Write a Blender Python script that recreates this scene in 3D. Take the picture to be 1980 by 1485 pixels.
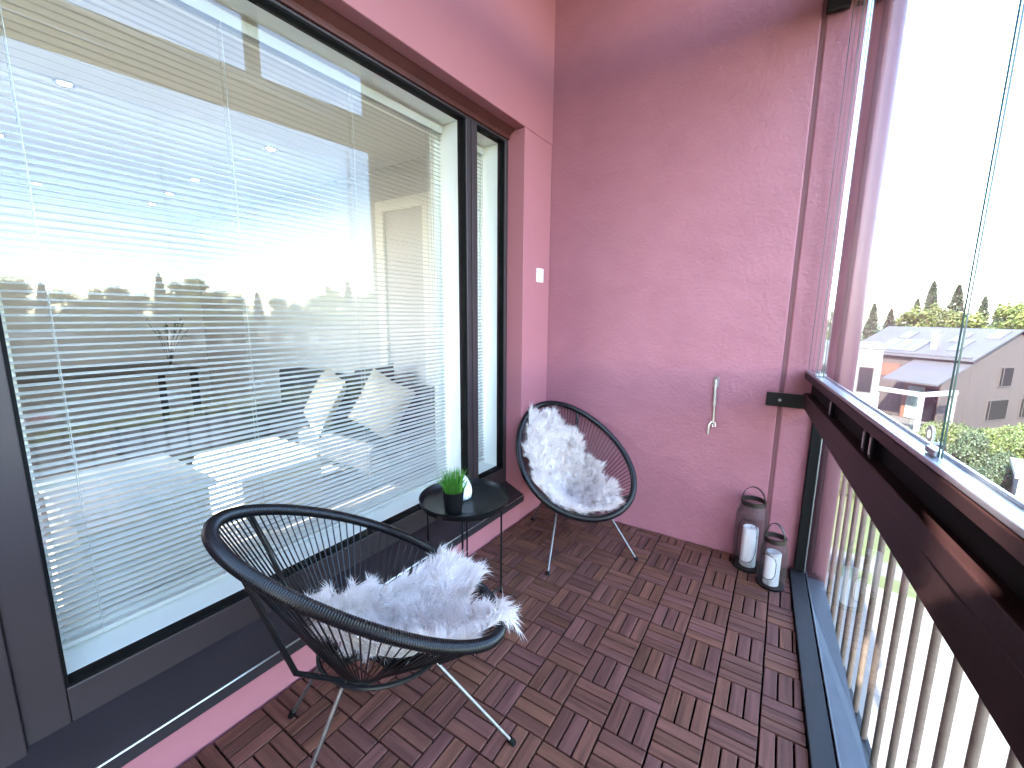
import bpy, bmesh, math, random
import numpy as np
from mathutils import Vector, Matrix, Euler

# ------------------------------------------------------------------ scene, camera, light
for o in list(bpy.data.objects):
    bpy.data.objects.remove(o)
SC = bpy.context.scene
COL = SC.collection
R = math.radians

# camera solved from the 15 cm deck grid (world: x across the balcony, y along it, z up, deck top = 0)
CAMP = Vector((-0.05201758, -1.50978872, 1.38822797))
def _rotvec(w):
    w = Vector(w); return Matrix.Rotation(w.length, 3, w.normalized())
BASE = Matrix(((1, 0, 0), (0, 0, -1), (0, 1, 0)))
RC = _rotvec((0.15619353, 0.57127346, 0.0554629)) @ BASE
cam = bpy.data.cameras.new('camera')
cam.sensor_width = 36
cam.lens = 36 * 815.53 / 1980
cam.clip_start = 0.02
cam.clip_end = 3000
camo = bpy.data.objects.new('camera', cam)
COL.objects.link(camo)
mr = RC.transposed()
camo.matrix_world = Matrix.Translation(CAMP) @ Matrix((
    (mr[0][0], -mr[0][1], -mr[0][2]), (mr[1][0], -mr[1][1], -mr[1][2]), (mr[2][0], -mr[2][1], -mr[2][2]))).to_4x4()
SC.camera = camo

SUN_EL, SUN_AZ = R(37.0), R(180 + 8)      # azimuth measured from +y towards +x: the sun stands behind the camera
world = bpy.data.worlds.new('World')
SC.world = world
world.use_nodes = True
wn = world.node_tree.nodes
sky = wn.new('ShaderNodeTexSky')
sky.sky_type = 'NISHITA'
sky.sun_disc = False
sky.sun_elevation = SUN_EL
sky.sun_rotation = SUN_AZ
sky.air_density = 1.0
sky.dust_density = .6
world.node_tree.links.new(sky.outputs[0], wn['Background'].inputs[0])
wn['Background'].inputs[1].default_value = 0.15
sun = bpy.data.lights.new('sun', 'SUN')
sun.energy = 3.2
sun.angle = R(0.53)
sun.color = (1.0, 0.95, 0.87)
suno = bpy.data.objects.new('sun', sun)
COL.objects.link(suno)
sdir = Vector((math.sin(SUN_AZ) * math.cos(SUN_EL), math.cos(SUN_AZ) * math.cos(SUN_EL), math.sin(SUN_EL)))
suno.rotation_euler = (-sdir).to_track_quat('-Z', 'Y').to_euler()
suno.location = (0, -10, 20)
VS = SC.view_settings
VS.view_transform = 'Standard'
VS.look = 'None'
VS.gamma = 1.0
VS.use_curve_mapping = False
VS.exposure = 4.35
SC.cycles.max_bounces = 8
SC.cycles.transparent_max_bounces = 24
SC.cycles.caustics_reflective = False
SC.cycles.caustics_refractive = False
SC.cycles.use_denoising = True

rng = random.Random(7)
nrg = np.random.default_rng(7)

# ------------------------------------------------------------------ materials
MATS = {}
def mat(name, col, rough=0.6, metal=0.0, var=0.0, scale=8.0, bump=0.0, bscale=60.0, spec=0.5, objrand=0.0, col2=None, stretch=None, sheen=0.0, emit=None):
    """Principled material: base colour with noise variation, optional per-object variation and fine relief."""
    if name in MATS: return MATS[name]
    m = bpy.data.materials.new(name); m.use_nodes = True
    n, l = m.node_tree.nodes, m.node_tree.links
    b = n['Principled BSDF']
    b.inputs['Roughness'].default_value = rough
    b.inputs['Metallic'].default_value = metal
    b.inputs['Specular IOR Level'].default_value = spec
    if sheen: b.inputs['Sheen Weight'].default_value = sheen
    c2 = col2 or tuple(max(0, c * (1 - var)) for c in col)
    c1 = tuple(min(1, c * (1 + var * .7)) for c in col) if not col2 else col
    tc = n.new('ShaderNodeTexCoord')
    mp = n.new('ShaderNodeMapping')
    l.new(tc.outputs['Object'], mp.inputs[0])
    if stretch: mp.inputs['Scale'].default_value = stretch
    src = None
    if var or col2:
        nz = n.new('ShaderNodeTexNoise'); nz.inputs['Scale'].default_value = scale; nz.inputs['Detail'].default_value = 6
        nz.inputs['Roughness'].default_value = .62
        if objrand:
            oi = n.new('ShaderNodeObjectInfo')
            va = n.new('ShaderNodeVectorMath'); va.operation = 'SCALE'; va.inputs['Scale'].default_value = 37
            cx = n.new('ShaderNodeCombineXYZ')
            for i in range(3): l.new(oi.outputs['Random'], cx.inputs[i])
            l.new(cx.outputs[0], va.inputs[0])
            ad = n.new('ShaderNodeVectorMath'); l.new(mp.outputs[0], ad.inputs[0]); l.new(va.outputs[0], ad.inputs[1])
            l.new(ad.outputs[0], nz.inputs['Vector'])
        else:
            l.new(mp.outputs[0], nz.inputs['Vector'])
        rp = n.new('ShaderNodeValToRGB')
        rp.color_ramp.elements[0].position = .3; rp.color_ramp.elements[0].color = (*c2, 1)
        rp.color_ramp.elements[1].position = .7; rp.color_ramp.elements[1].color = (*c1, 1)
        l.new(nz.outputs['Fac'], rp.inputs[0])
        src = rp.outputs[0]
        if objrand:
            hs = n.new('ShaderNodeHueSaturation')
            mr_ = n.new('ShaderNodeMapRange'); l.new(oi.outputs['Random'], mr_.inputs[0])
            mr_.inputs[3].default_value = 1 - objrand; mr_.inputs[4].default_value = 1 + objrand
            l.new(mr_.outputs[0], hs.inputs['Value'])
            m2 = n.new('ShaderNodeMath'); m2.operation = 'MULTIPLY'; m2.inputs[1].default_value = 7.13; l.new(oi.outputs['Random'], m2.inputs[0])
            m3 = n.new('ShaderNodeMath'); m3.operation = 'FRACT'; l.new(m2.outputs[0], m3.inputs[0])
            m4 = n.new('ShaderNodeMapRange'); l.new(m3.outputs[0], m4.inputs[0]); m4.inputs[3].default_value = 1 - objrand * .35; m4.inputs[4].default_value = 1 + objrand * .45
            l.new(m4.outputs[0], hs.inputs['Saturation'])
            m5 = n.new('ShaderNodeMapRange'); l.new(m3.outputs[0], m5.inputs[0]); m5.inputs[3].default_value = .5 - objrand * .06; m5.inputs[4].default_value = .5 + objrand * .05
            l.new(m5.outputs[0], hs.inputs['Hue'])
            l.new(src, hs.inputs['Color']); src = hs.outputs[0]
        l.new(src, b.inputs['Base Color'])
    else:
        b.inputs['Base Color'].default_value = (*col, 1)
    if bump:
        nb = n.new('ShaderNodeTexNoise'); nb.inputs['Scale'].default_value = bscale; nb.inputs['Detail'].default_value = 5
        l.new(mp.outputs[0], nb.inputs['Vector'])
        bp = n.new('ShaderNodeBump'); bp.inputs['Strength'].default_value = bump; bp.inputs['Distance'].default_value = .01
        l.new(nb.outputs['Fac'], bp.inputs['Height']); l.new(bp.outputs[0], b.inputs['Normal'])
    if emit:
        b.inputs['Emission Color'].default_value = (*emit[0], 1); b.inputs['Emission Strength'].default_value = emit[1]
    MATS[name] = m
    return m

def glass(name, f0=.08, tint=(1, 1, 1), rough=0.0):
    """Thin pane: clear transmission plus Fresnel mirror, so light passes straight through a single sheet."""
    if name in MATS: return MATS[name]
    m = bpy.data.materials.new(name); m.use_nodes = True
    n, l = m.node_tree.nodes, m.node_tree.links
    n.remove(n['Principled BSDF'])
    t = n.new('ShaderNodeBsdfTransparent'); t.inputs[0].default_value = (*tint, 1)
    g = n.new('ShaderNodeBsdfGlossy'); g.inputs['Roughness'].default_value = rough
    g.inputs[0].default_value = (.97, .985, 1, 1)
    lw = n.new('ShaderNodeLayerWeight')       # Schlick reflectance, the same from both sides of the sheet
    pw = n.new('ShaderNodeMath'); pw.operation = 'POWER'; pw.inputs[1].default_value = 5; l.new(lw.outputs['Facing'], pw.inputs[0])
    f = n.new('ShaderNodeMath'); f.operation = 'MULTIPLY_ADD'; f.inputs[1].default_value = 1 - f0; f.inputs[2].default_value = f0
    l.new(pw.outputs[0], f.inputs[0])
    mx = n.new('ShaderNodeMixShader')
    l.new(f.outputs[0], mx.inputs[0]); l.new(t.outputs[0], mx.inputs[1]); l.new(g.outputs[0], mx.inputs[2])
    l.new(mx.outputs[0], n['Material Output'].inputs[0])
    MATS[name] = m
    return m

def plaster(name, col, col2, bump=.35):
    """Roller-painted concrete: blotchy paint, orange-peel relief, scattered nicks."""
    m = bpy.data.materials.new(name); m.use_nodes = True
    n, l = m.node_tree.nodes, m.node_tree.links
    b = n['Principled BSDF']; b.inputs['Roughness'].default_value = .52
    b.inputs['Specular IOR Level'].default_value = .35
    tc = n.new('ShaderNodeTexCoord')
    n1 = n.new('ShaderNodeTexNoise'); n1.inputs['Scale'].default_value = 2.2; n1.inputs['Detail'].default_value = 7; n1.inputs['Roughness'].default_value = .65
    l.new(tc.outputs['Object'], n1.inputs['Vector'])
    rp = n.new('ShaderNodeValToRGB'); rp.color_ramp.elements[0].position = .32; rp.color_ramp.elements[1].position = .72
    rp.color_ramp.elements[0].color = (*col2, 1); rp.color_ramp.elements[1].color = (*col, 1)
    l.new(n1.outputs['Fac'], rp.inputs[0]); l.new(rp.outputs[0], b.inputs['Base Color'])
    n2 = n.new('ShaderNodeTexNoise'); n2.inputs['Scale'].default_value = 55; n2.inputs['Detail'].default_value = 4
    n3 = n.new('ShaderNodeTexNoise'); n3.inputs['Scale'].default_value = 9; n3.inputs['Detail'].default_value = 3
    v = n.new('ShaderNodeTexVoronoi'); v.inputs['Scale'].default_value = 24
    for q in (n2, n3, v): l.new(tc.outputs['Object'], q.inputs['Vector'])
    cr = n.new('ShaderNodeValToRGB'); cr.color_ramp.elements[0].position = .03; cr.color_ramp.elements[1].position = .1
    cr.color_ramp.elements[0].color = (1, 1, 1, 1); cr.color_ramp.elements[1].color = (0, 0, 0, 1)
    mk = n.new('ShaderNodeTexNoise'); mk.inputs['Scale'].default_value = 3.5; l.new(tc.outputs['Object'], mk.inputs['Vector'])
    mr2 = n.new('ShaderNodeMapRange'); l.new(mk.outputs['Fac'], mr2.inputs[0]); mr2.inputs[1].default_value = .42; mr2.inputs[2].default_value = .7; mr2.inputs[3].default_value = .5; mr2.inputs[4].default_value = 0
    dv = n.new('ShaderNodeMath'); l.new(v.outputs['Distance'], dv.inputs[0]); l.new(mr2.outputs[0], dv.inputs[1])
    l.new(dv.outputs[0], cr.inputs[0])
    a1 = n.new('ShaderNodeMath'); a1.operation = 'MULTIPLY_ADD'; a1.inputs[1].default_value = .55
    l.new(n2.outputs['Fac'], a1.inputs[0]); l.new(n3.outputs['Fac'], a1.inputs[2])
    a2 = n.new('ShaderNodeMath'); a2.operation = 'MULTIPLY_ADD'; a2.inputs[1].default_value = .9
    l.new(cr.outputs[0], a2.inputs[0]); l.new(a1.outputs[0], a2.inputs[2])
    bp = n.new('ShaderNodeBump'); bp.inputs['Strength'].default_value = bump; bp.inputs['Distance'].default_value = .012
    l.new(a2.outputs[0], bp.inputs['Height']); l.new(bp.outputs[0], b.inputs['Normal'])
    MATS[name] = m
    return m

def boards(name, col, col2, scale):
    """Weathered vertical cladding, too far away to build board by board."""
    m = bpy.data.materials.new(name); m.use_nodes = True
    n, l = m.node_tree.nodes, m.node_tree.links
    b = n['Principled BSDF']; b.inputs['Roughness'].default_value = .8
    tc = n.new('ShaderNodeTexCoord')
    mp = n.new('ShaderNodeMapping'); mp.inputs['Scale'].default_value = (scale, scale, .25)
    l.new(tc.outputs['Object'], mp.inputs[0])
    nz = n.new('ShaderNodeTexNoise'); nz.inputs['Scale'].default_value = 1.6; nz.inputs['Detail'].default_value = 5
    l.new(mp.outputs[0], nz.inputs['Vector'])
    rp = n.new('ShaderNodeValToRGB'); rp.color_ramp.elements[0].position = .35; rp.color_ramp.elements[1].position = .65
    rp.color_ramp.elements[0].color = (*col2, 1); rp.color_ramp.elements[1].color = (*col, 1)
    l.new(nz.outputs['Fac'], rp.inputs[0]); l.new(rp.outputs[0], b.inputs['Base Color'])
    MATS[name] = m
    return m

def leafmat(name, col, col2):
    m = bpy.data.materials.new(name); m.use_nodes = True
    n, l = m.node_tree.nodes, m.node_tree.links
    b = n['Principled BSDF']; b.inputs['Roughness'].default_value = .6
    tc = n.new('ShaderNodeTexCoord')
    nz = n.new('ShaderNodeTexNoise'); nz.inputs['Scale'].default_value = 1.1; nz.inputs['Detail'].default_value = 6
    l.new(tc.outputs['Object'], nz.inputs['Vector'])
    oi = n.new('ShaderNodeObjectInfo')
    rp = n.new('ShaderNodeValToRGB'); rp.color_ramp.elements[0].position = .35; rp.color_ramp.elements[1].position = .66
    rp.color_ramp.elements[0].color = (*col2, 1); rp.color_ramp.elements[1].color = (*col, 1)
    l.new(nz.outputs['Fac'], rp.inputs[0])
    hs = n.new('ShaderNodeHueSaturation'); mr_ = n.new('ShaderNodeMapRange'); l.new(oi.outputs['Random'], mr_.inputs[0])
    mr_.inputs[3].default_value = .75; mr_.inputs[4].default_value = 1.25
    l.new(mr_.outputs[0], hs.inputs['Value']); l.new(rp.outputs[0], hs.inputs['Color']); l.new(hs.outputs[0], b.inputs['Base Color'])
    tr = n.new('ShaderNodeBsdfTranslucent'); l.new(hs.outputs[0], tr.inputs[0])
    mx = n.new('ShaderNodeMixShader'); mx.inputs[0].default_value = .35
    l.new(b.outputs[0], mx.inputs[1]); l.new(tr.outputs[0], mx.inputs[2]); l.new(mx.outputs[0], n['Material Output'].inputs[0])
    MATS[name] = m
    return m

M_pink = plaster('maroon_plaster', (.335, .136, .165), (.28, .108, .134), .5)
M_pink2 = plaster('maroon_panel', (.385, .145, .163), (.36, .134, .15), .08)
M_brown = mat('dark_brown_aluminium', (.036, .025, .026), .42, .0, .12, 3)
M_sill = mat('sill_metal', (.025, .020, .024), .45, .15, .15, 5, bump=.05, bscale=200)
M_flash = mat('brown_red_flashing', (.085, .024, .019), .4, .0, .25, 4)
M_black = mat('black_rubber', (.002, .002, .002), .7, spec=.15)
M_whitef = mat('white_window_lining', (.86, .87, .82), .45, 0, .03, 2)
M_slat = mat('white_blind_slat', (.48, .48, .45), .45)
M_glass_w = glass('window_glass', .050, (.97, .985, .975))
M_glass_i = glass('inner_window_glass', .04)
M_glass_b = glass('balcony_glass', .06, (.965, .985, .985))
M_glass_e = mat('glass_edge_green', (.012, .045, .040), .3, 0, 0)
M_rail = mat('maroon_rail_paint', (.0175, .0068, .0070), .5, .0, .18, 6, bump=.04, bscale=90, spec=.25)
M_railtop = mat('anodised_track', (.40, .42, .45), .35, .9, .08, 20)
M_postp = mat('maroon_post_paint', (.10, .042, .052), .3, .1, .08, 3)
M_blackm = mat('black_powder_coat', (.003, .003, .0035), .45, .0, .2, 30, spec=.3)
M_bar = mat('bar_paint', (.125, .092, .070), .5, .1, .2, 30)
M_chr = mat('brushed_steel', (.55, .55, .54), .3, 1.0, .1, 40)
M_leg = mat('dark_steel_leg', (.20, .19, .185), .38, .9, .2, 60)
M_cord = mat('black_pvc_cord', (.0035, .0040, .0055), .34, 0, .15, 40, spec=.4)
M_tray = mat('black_steel_tray', (.0035, .005, .006), .36, .0, .15, 12, spec=.35)
M_pot = mat('matt_black_pot', (.003, .003, .0035), .55, 0, .2, 20)
M_blade = mat('grass_blade_green', (.10, .30, .035), .5, 0, 0, 1, col2=(.035, .15, .015))
M_ceram = mat('white_ceramic', (.80, .80, .80), .35, 0, .03, 20)
M_wax = mat('white_wax', (.82, .82, .82), .55, 0, .03, 30)
M_plast = mat('white_plastic', (.80, .80, .79), .35)
M_slab = mat('concrete_slab', (.04, .036, .036), .9, 0, .2, 5)
M_board = mat('black_stained_board', (.008, .0075, .009), .55, 0, .4, 9, stretch=(14, 1, 14), bump=.1, bscale=60)
M_gut = mat('grey_gutter_metal', (.12, .13, .145), .4, .5, .1, 10)
M_deck = mat('stained_acacia', (.185, .081, .058), .6, 0, 0, 3.2, col2=(.082, .035, .027), objrand=.17, stretch=(1.2, 14, 14), bump=.22, bscale=14, spec=.18)
M_dbase = mat('black_tile_grid', (.002, .002, .002), .8, spec=.1)
M_fur = mat('pale_sheepskin_fur', (.97, .92, .90), .75, 0, 0, 14, col2=(.76, .71, .71))
_n, _l = M_fur.node_tree.nodes, M_fur.node_tree.links
_t = _n.new('ShaderNodeBsdfTranslucent'); _t.inputs[0].default_value = (.96, .88, .80, 1)
_m = _n.new('ShaderNodeMixShader'); _m.inputs[0].default_value = .32
_l.new(_n['Principled BSDF'].outputs[0], _m.inputs[1]); _l.new(_t.outputs[0], _m.inputs[2]); _l.new(_m.outputs[0], _n['Material Output'].inputs[0])
M_pelt = mat('sheepskin_backing', (.55, .52, .50), .9)
M_ceil = mat('balcony_ceiling_paint', (.82, .80, .80), .8, 0, .05, 3)

# ------------------------------------------------------------------ mesh helpers
def mesh_np(name, V, F, smooth=False):
    me = bpy.data.meshes.new(name)
    V = np.asarray(V, np.float32)
    if isinstance(F, np.ndarray):
        nf, k = F.shape
        me.vertices.add(len(V)); me.vertices.foreach_set('co', V.ravel())
        me.loops.add(nf * k); me.loops.foreach_set('vertex_index', F.astype(np.int32).ravel())
        me.polygons.add(nf)
        me.polygons.foreach_set('loop_start', np.arange(0, nf * k, k, dtype=np.int32))
        me.update(calc_edges=True)
    else:
        me.from_pydata([tuple(v) for v in V], [], F)
        me.update()
    if smooth:
        me.polygons.foreach_set('use_smooth', np.ones(len(me.polygons), bool))
    return me

def link(name, me, m=None, parent=None, M=None):
    o = bpy.data.objects.new(name, me)
    COL.objects.link(o)
    if m and me and not me.materials: me.materials.append(m)
    if parent: o.parent = parent
    if M is not None: o.matrix_local = M
    return o

def tag(o, label=None, cat=None, group=None, kind=None):
    if label: o['label'] = label
    if cat: o['category'] = cat
    if group: o['group'] = group
    if kind: o['kind'] = kind
    return o

def thing(name, label, cat, M=None, group=None):
    o = bpy.data.objects.new(name, None)
    o.empty_display_size = .1
    COL.objects.link(o)
    if M is not None: o.matrix_world = M if isinstance(M, Matrix) else Matrix.Translation(M)
    return tag(o, label, cat, group)

class MB:
    """Collects vertices and faces of one mesh."""
    def __init__(s): s.v, s.f = [], []
    def add(s, V, F):
        b = len(s.v); s.v += [tuple(p) for p in V]; s.f += [tuple(i + b for i in f) for f in F]; return s
    def box(s, x0, x1, y0, y1, z0, z1):
        V = [(x, y, z) for z in (z0, z1) for y in (y0, y1) for x in (x0, x1)]
        return s.add(V, [(0, 2, 3, 1), (4, 5, 7, 6), (0, 1, 5, 4), (2, 6, 7, 3), (0, 4, 6, 2), (1, 3, 7, 5)])
    def prism(s, poly, axis, a, b):
        """poly in the two other axes, extruded along axis from a to b."""
        n = len(poly)
        def P(u, v, w): return {'x': (w, u, v), 'y': (u, w, v), 'z': (u, v, w)}[axis]
        V = [P(u, v, a) for u, v in poly] + [P(u, v, b) for u, v in poly]
        F = [tuple(range(n - 1, -1, -1)), tuple(range(n, 2 * n))] + [(i, (i + 1) % n, n + (i + 1) % n, n + i) for i in range(n)]
        return s.add(V, F)
    def tube(s, pts, r, seg=8, closed=False, cap=True):
        pts = [Vector(p) for p in pts]; n = len(pts)
        rs = r if hasattr(r, '__len__') else [r] * n
        V, F = [], []
        up = None
        for i, p in enumerate(pts):
            if closed: t = pts[(i + 1) % n] - pts[i - 1]
            else: t = pts[min(i + 1, n - 1)] - pts[max(i - 1, 0)]
            t.normalize()
            if up is None:
                up = Vector((0, 0, 1)) if abs(t.z) < .9 else Vector((1, 0, 0))
            sd = t.cross(up).normalized(); up = sd.cross(t).normalized()
            for k in range(seg):
                a = 2 * math.pi * k / seg
                V.append(p + (sd * math.cos(a) + up * math.sin(a)) * rs[i])
        m = n if closed else n - 1
        for i in range(m):
            for k in range(seg):
                a, b = i * seg + k, i * seg + (k + 1) % seg
                c, d = ((i + 1) % n) * seg + (k + 1) % seg, ((i + 1) % n) * seg + k
                F.append((a, b, c, d))
        if not closed and cap:
            F.append(tuple(range(seg - 1, -1, -1))); F.append(tuple((n - 1) * seg + k for k in range(seg)))
        return s.add(V, F)
    def lathe(s, prof, seg=32, c=(0, 0, 0)):
        V, F = [], []
        for r, z in prof:
            for k in range(seg):
                a = 2 * math.pi * k / seg
                V.append((c[0] + r * math.cos(a), c[1] + r * math.sin(a), c[2] + z))
        for i in range(len(prof) - 1):
            for k in range(seg):
                F.append((i * seg + k, i * seg + (k + 1) % seg, (i + 1) * seg + (k + 1) % seg, (i + 1) * seg + k))
        return s.add(V, F)
    def build(s, name, m=None, parent=None, M=None, smooth=False, bevel=0.0):
        me = mesh_np(name, s.v, s.f)
        bm = bmesh.new(); bm.from_mesh(me)
        bmesh.ops.recalc_face_normals(bm, faces=bm.faces)
        if bevel:
            bmesh.ops.bevel(bm, geom=[e for e in bm.edges if len(e.link_faces) == 2 and e.calc_face_angle(0) > .5], offset=bevel, segments=2, profile=.5, affect='EDGES')
        bm.to_mesh(me); bm.free()
        if smooth:
            me.polygons.foreach_set('use_smooth', np.ones(len(me.polygons), bool))
            try: me.set_sharp_from_angle(angle=R(40))
            except Exception: pass
        return link(name, me, m, parent, M)

def part_box(name, m, parent, x0, x1, y0, y1, z0, z1, bevel=.002):
    return MB().box(x0, x1, y0, y1, z0, z1).build(name, m, parent, bevel=bevel)

def frame(x, y, ang): return Matrix.Translation((x, y, 0)) @ Matrix.Rotation(ang, 4, 'Z')

YE = 1.15                                    # face of the end wall
GZ = -6.3                                    # ground level below the balcony
ML = frame(-1.462, YE, -0.022)               # window wall frame: local x<0 goes into the building, local y<0 towards the camera
MR = frame(0.052, YE, 0.0957)                # railing frame: local x>0 goes outwards
CEIL = 3.67

# ------------------------------------------------------------------ ground, yard
def sheet(name, poly, z, m, kind='structure'):
    me = mesh_np(name, [(x, y, z) for x, y in poly], [tuple(range(len(poly)))])
    return tag(link(name, me, m), kind=kind)
M_lawn = mat('lawn_green', (.046, .054, .010), .95, 0, 0, .6, col2=(.028, .037, .008), bump=.6, bscale=12)
M_pave = mat('pale_paving', (.115, .10, .085), .85, 0, .12, 1.5, bump=.1, bscale=20)
M_asph = mat('asphalt', (.060, .058, .060), .9, 0, .2, .8, bump=.15, bscale=30)
M_redp = mat('red_brick_paving', (.09, .045, .034), .9, 0, .25, 2.5)
M_gravel = mat('grey_gravel_path', (.06, .058, .056), .95, 0, .25, 6, bump=.3, bscale=40)
sheet('ground', [(-900, -900), (900, -900), (900, 900), (-900, 900)], GZ, M_lawn)
sheet('paved_yard', [(.3, -14), (9.5, -14), (10.2, 9), (8.0, 12.2), (4.5, 13.4), (.3, 13.8)], GZ + .004, M_pave)
sheet('garden_path', [(.3, 14.6), (4.6, 14.2), (8.4, 13.0), (10.9, 9.6), (11.6, 9.9), (8.9, 13.9), (4.8, 15.2), (.3, 15.6)], GZ + .006, M_gravel)
sheet('red_paved_court', [(12, -6), (23, -6), (23, 5.5), (12, 3.6)], GZ + .005, M_redp)
sheet('asphalt_road', [(24, -60), (33, -60), (33, 5), (31, 22), (22, 44), (16, 43), (24, 20)], GZ + .006, M_asph)

# ------------------------------------------------------------------ end wall
t = thing('end_wall', 'maroon painted concrete end wall of the balcony with a vertical joint', 'wall', (0, YE, 0))
part_box('wall_panel', M_pink, t, -1.56, -.052, 0, .2, -.25, CEIL, .006)
part_box('joint_strip', mat('joint_paint', (.13, .042, .052), .6), t, -.06, -.025, .009, .16, -.25, CEIL, 0)
part_box('pilaster', M_pink, t, -.033, .118, 0.004, .2, -.25, CEIL, .008)

# ------------------------------------------------------------------ window wall
WB, WT = .135, 2.49                           # underside of sill, top of the reveal
Y1 = .81 - YE                                # right reveal
Y0 = -1.66 - YE                              # far end of the window opening (towards the camera)
t = thing('window_wall', 'smooth maroon facade wall around the tall balcony window', 'wall', ML)
part_box('upper_panel', M_pink2, t, -.30, 0, -5.2, 0.0, WT, CEIL, .004)
part_box('corner_panel', M_pink2, t, -.30, 0, Y1, -.006, -.25, WT - .002, .003)
part_box('plinth', M_pink2, t, -.30, 0, -5.2, Y1 - .002, -.25, WB, .004)
part_box('joint_seal', M_rail, t, -.05, -.004, -.0055, -.0005, -.2, WT - .004, 0)
part_box('rear_panel', M_pink2, t, -.30, 0, -5.2, Y0 - .75, WB + .002, WT - .002, .003)

XF = -.118                                   # face of the window frame
t = thing('balcony_window', 'tall dark framed window with white blinds behind its glass', 'window', ML)
GB, GT = .352, 2.425                          # glass bottom / top
YM0, YM1 = .405 - YE, .50 - YE               # mullion
YL = -1.325 - YE                             # left edge of the big pane
YR = .775 - YE                               # right edge of the narrow pane
part_box('head_flashing', M_flash, t, XF - .02, XF + .012, Y0, Y1 - .001, GT + .012, WT - .001, .004)
MB().prism([(XF + .012, WT - .03), (XF + .050, WT - .002), (XF + .012, WT - .002)], 'y', Y0, Y1 - .002).build('head_drip', M_flash, t)
part_box('head_frame', M_brown, t, XF - .05, XF, Y0, Y1 - .002, GT, GT + .011, .002)
part_box('jamb', M_brown, t, XF - .05, XF, YR, Y1 - .0015, GB - .11, GT - .001, .003)
part_box('mullion', M_brown, t, XF - .05, XF + .004, YM0, YM1, GB - .11, GT - .001, .004)
part_box('mullion_bead', M_brown, t, XF + .0045, XF + .012, YM0 + .038, YM0 + .05, GB - .05, GT - .002, .002)
part_box('left_jamb', M_brown, t, XF - .05, XF + .002, YL - .085, YL, GB - .11, GT - .001, .004)
part_box('cover_board', M_brown, t, XF - .05, XF + .022, YL - .20, YL - .086, GB - .17, GT - .001, .004)
part_box('cover_strip', M_brown, t, XF - .05, XF + .030, YL - .245, YL - .201, GB - .19, GT - .001, .004)
part_box('bottom_rail', M_brown, t, XF - .05, XF + .0015, YL + .001, YM0 - .001, GB - .11, GB, .003)
part_box('bottom_rail', M_brown, t, XF - .05, XF + .0015, YM1 + .001, YR - .001, GB - .11, GB, .003)
# sloping metal sill with a folded front lip and an upturned end
sl = MB()
sl.prism([(XF - .02, GB - .105), (XF + .003, GB - .105), (.030, WB + .050), (.030, WB + .004), (.024, WB + .004), (.024, WB + .044), (XF - .02, GB - .118)], 'y', Y0 - .6, Y1 - .003)
sl.build('sill', M_sill, t)
MB().tube([(.0305, Y0 - .6, WB + .048), (.0305, Y1 - .004, WB + .048)], .0035, 6).build('sill_nose', M_chr, t)
def pane(y0, y1, nm):
    part_box('gasket', M_black, t, XF - .052, XF - .004, y0 + .0005, y0 + .008, GB + .0005, GT - .0005, 0)
    part_box('gasket', M_black, t, XF - .052, XF - .004, y1 - .008, y1 - .0005, GB + .0005, GT - .0005, 0)
    part_box('gasket', M_black, t, XF - .052, XF - .004, y0 + .0085, y1 - .0085, GB + .0005, GB + .008, 0)
    part_box('gasket', M_black, t, XF - .052, XF - .004, y0 + .0085, y1 - .0085, GT - .008, GT - .0005, 0)
    # white timber lining between the outer and the inner glass
    part_box('lining', M_whitef, t, XF - .20, XF - .053, y0 - .03, y0 + .004, GB - .02, GT + .03, .002)
    part_box('lining', M_whitef, t, XF - .20, XF - .053, y1 - .004, y1 + .03, GB - .02, GT + .03, .002)
    part_box('lining', M_whitef, t, XF - .20, XF - .053, y0 + .0045, y1 - .0045, GB - .02, GB + .008, .002)
    part_box('lining', M_whitef, t, XF - .20, XF - .053, y0 + .0045, y1 - .0045, GT - .008, GT + .03, .002)
    part_box('inner_sash', M_whitef, t, XF - .235, XF - .201, y0 - .03, y0 + .035, GB - .02, GT + .03, .003)
    part_box('inner_sash', M_whitef, t, XF - .235, XF - .201, y1 - .035, y1 + .03, GB - .02, GT + .03, .003)
    part_box('inner_sash', M_whitef, t, XF - .235, XF - .201, y0 + .0355, y1 - .0355, GB - .02, GB + .06, .003)
    part_box('inner_sash', M_whitef, t, XF - .235, XF - .201, y0 + .0355, y1 - .0355, GT - .05, GT + .03, .003)
    for nm2, x, mm in (('pane', XF - .02, M_glass_w), ('inner_pane', XF - .218, M_glass_i)):
        V = [(x, y0 + .006, GB + .006), (x, y1 - .006, GB + .006), (x, y1 - .006, GT - .006), (x, y0 + .006, GT - .006)]
        link(nm2, mesh_np(nm2, V, [(0, 1, 2, 3)]), mm, t)
pane(YL, YM0, 'big'); pane(YM1, YR, 'narrow')

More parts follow.
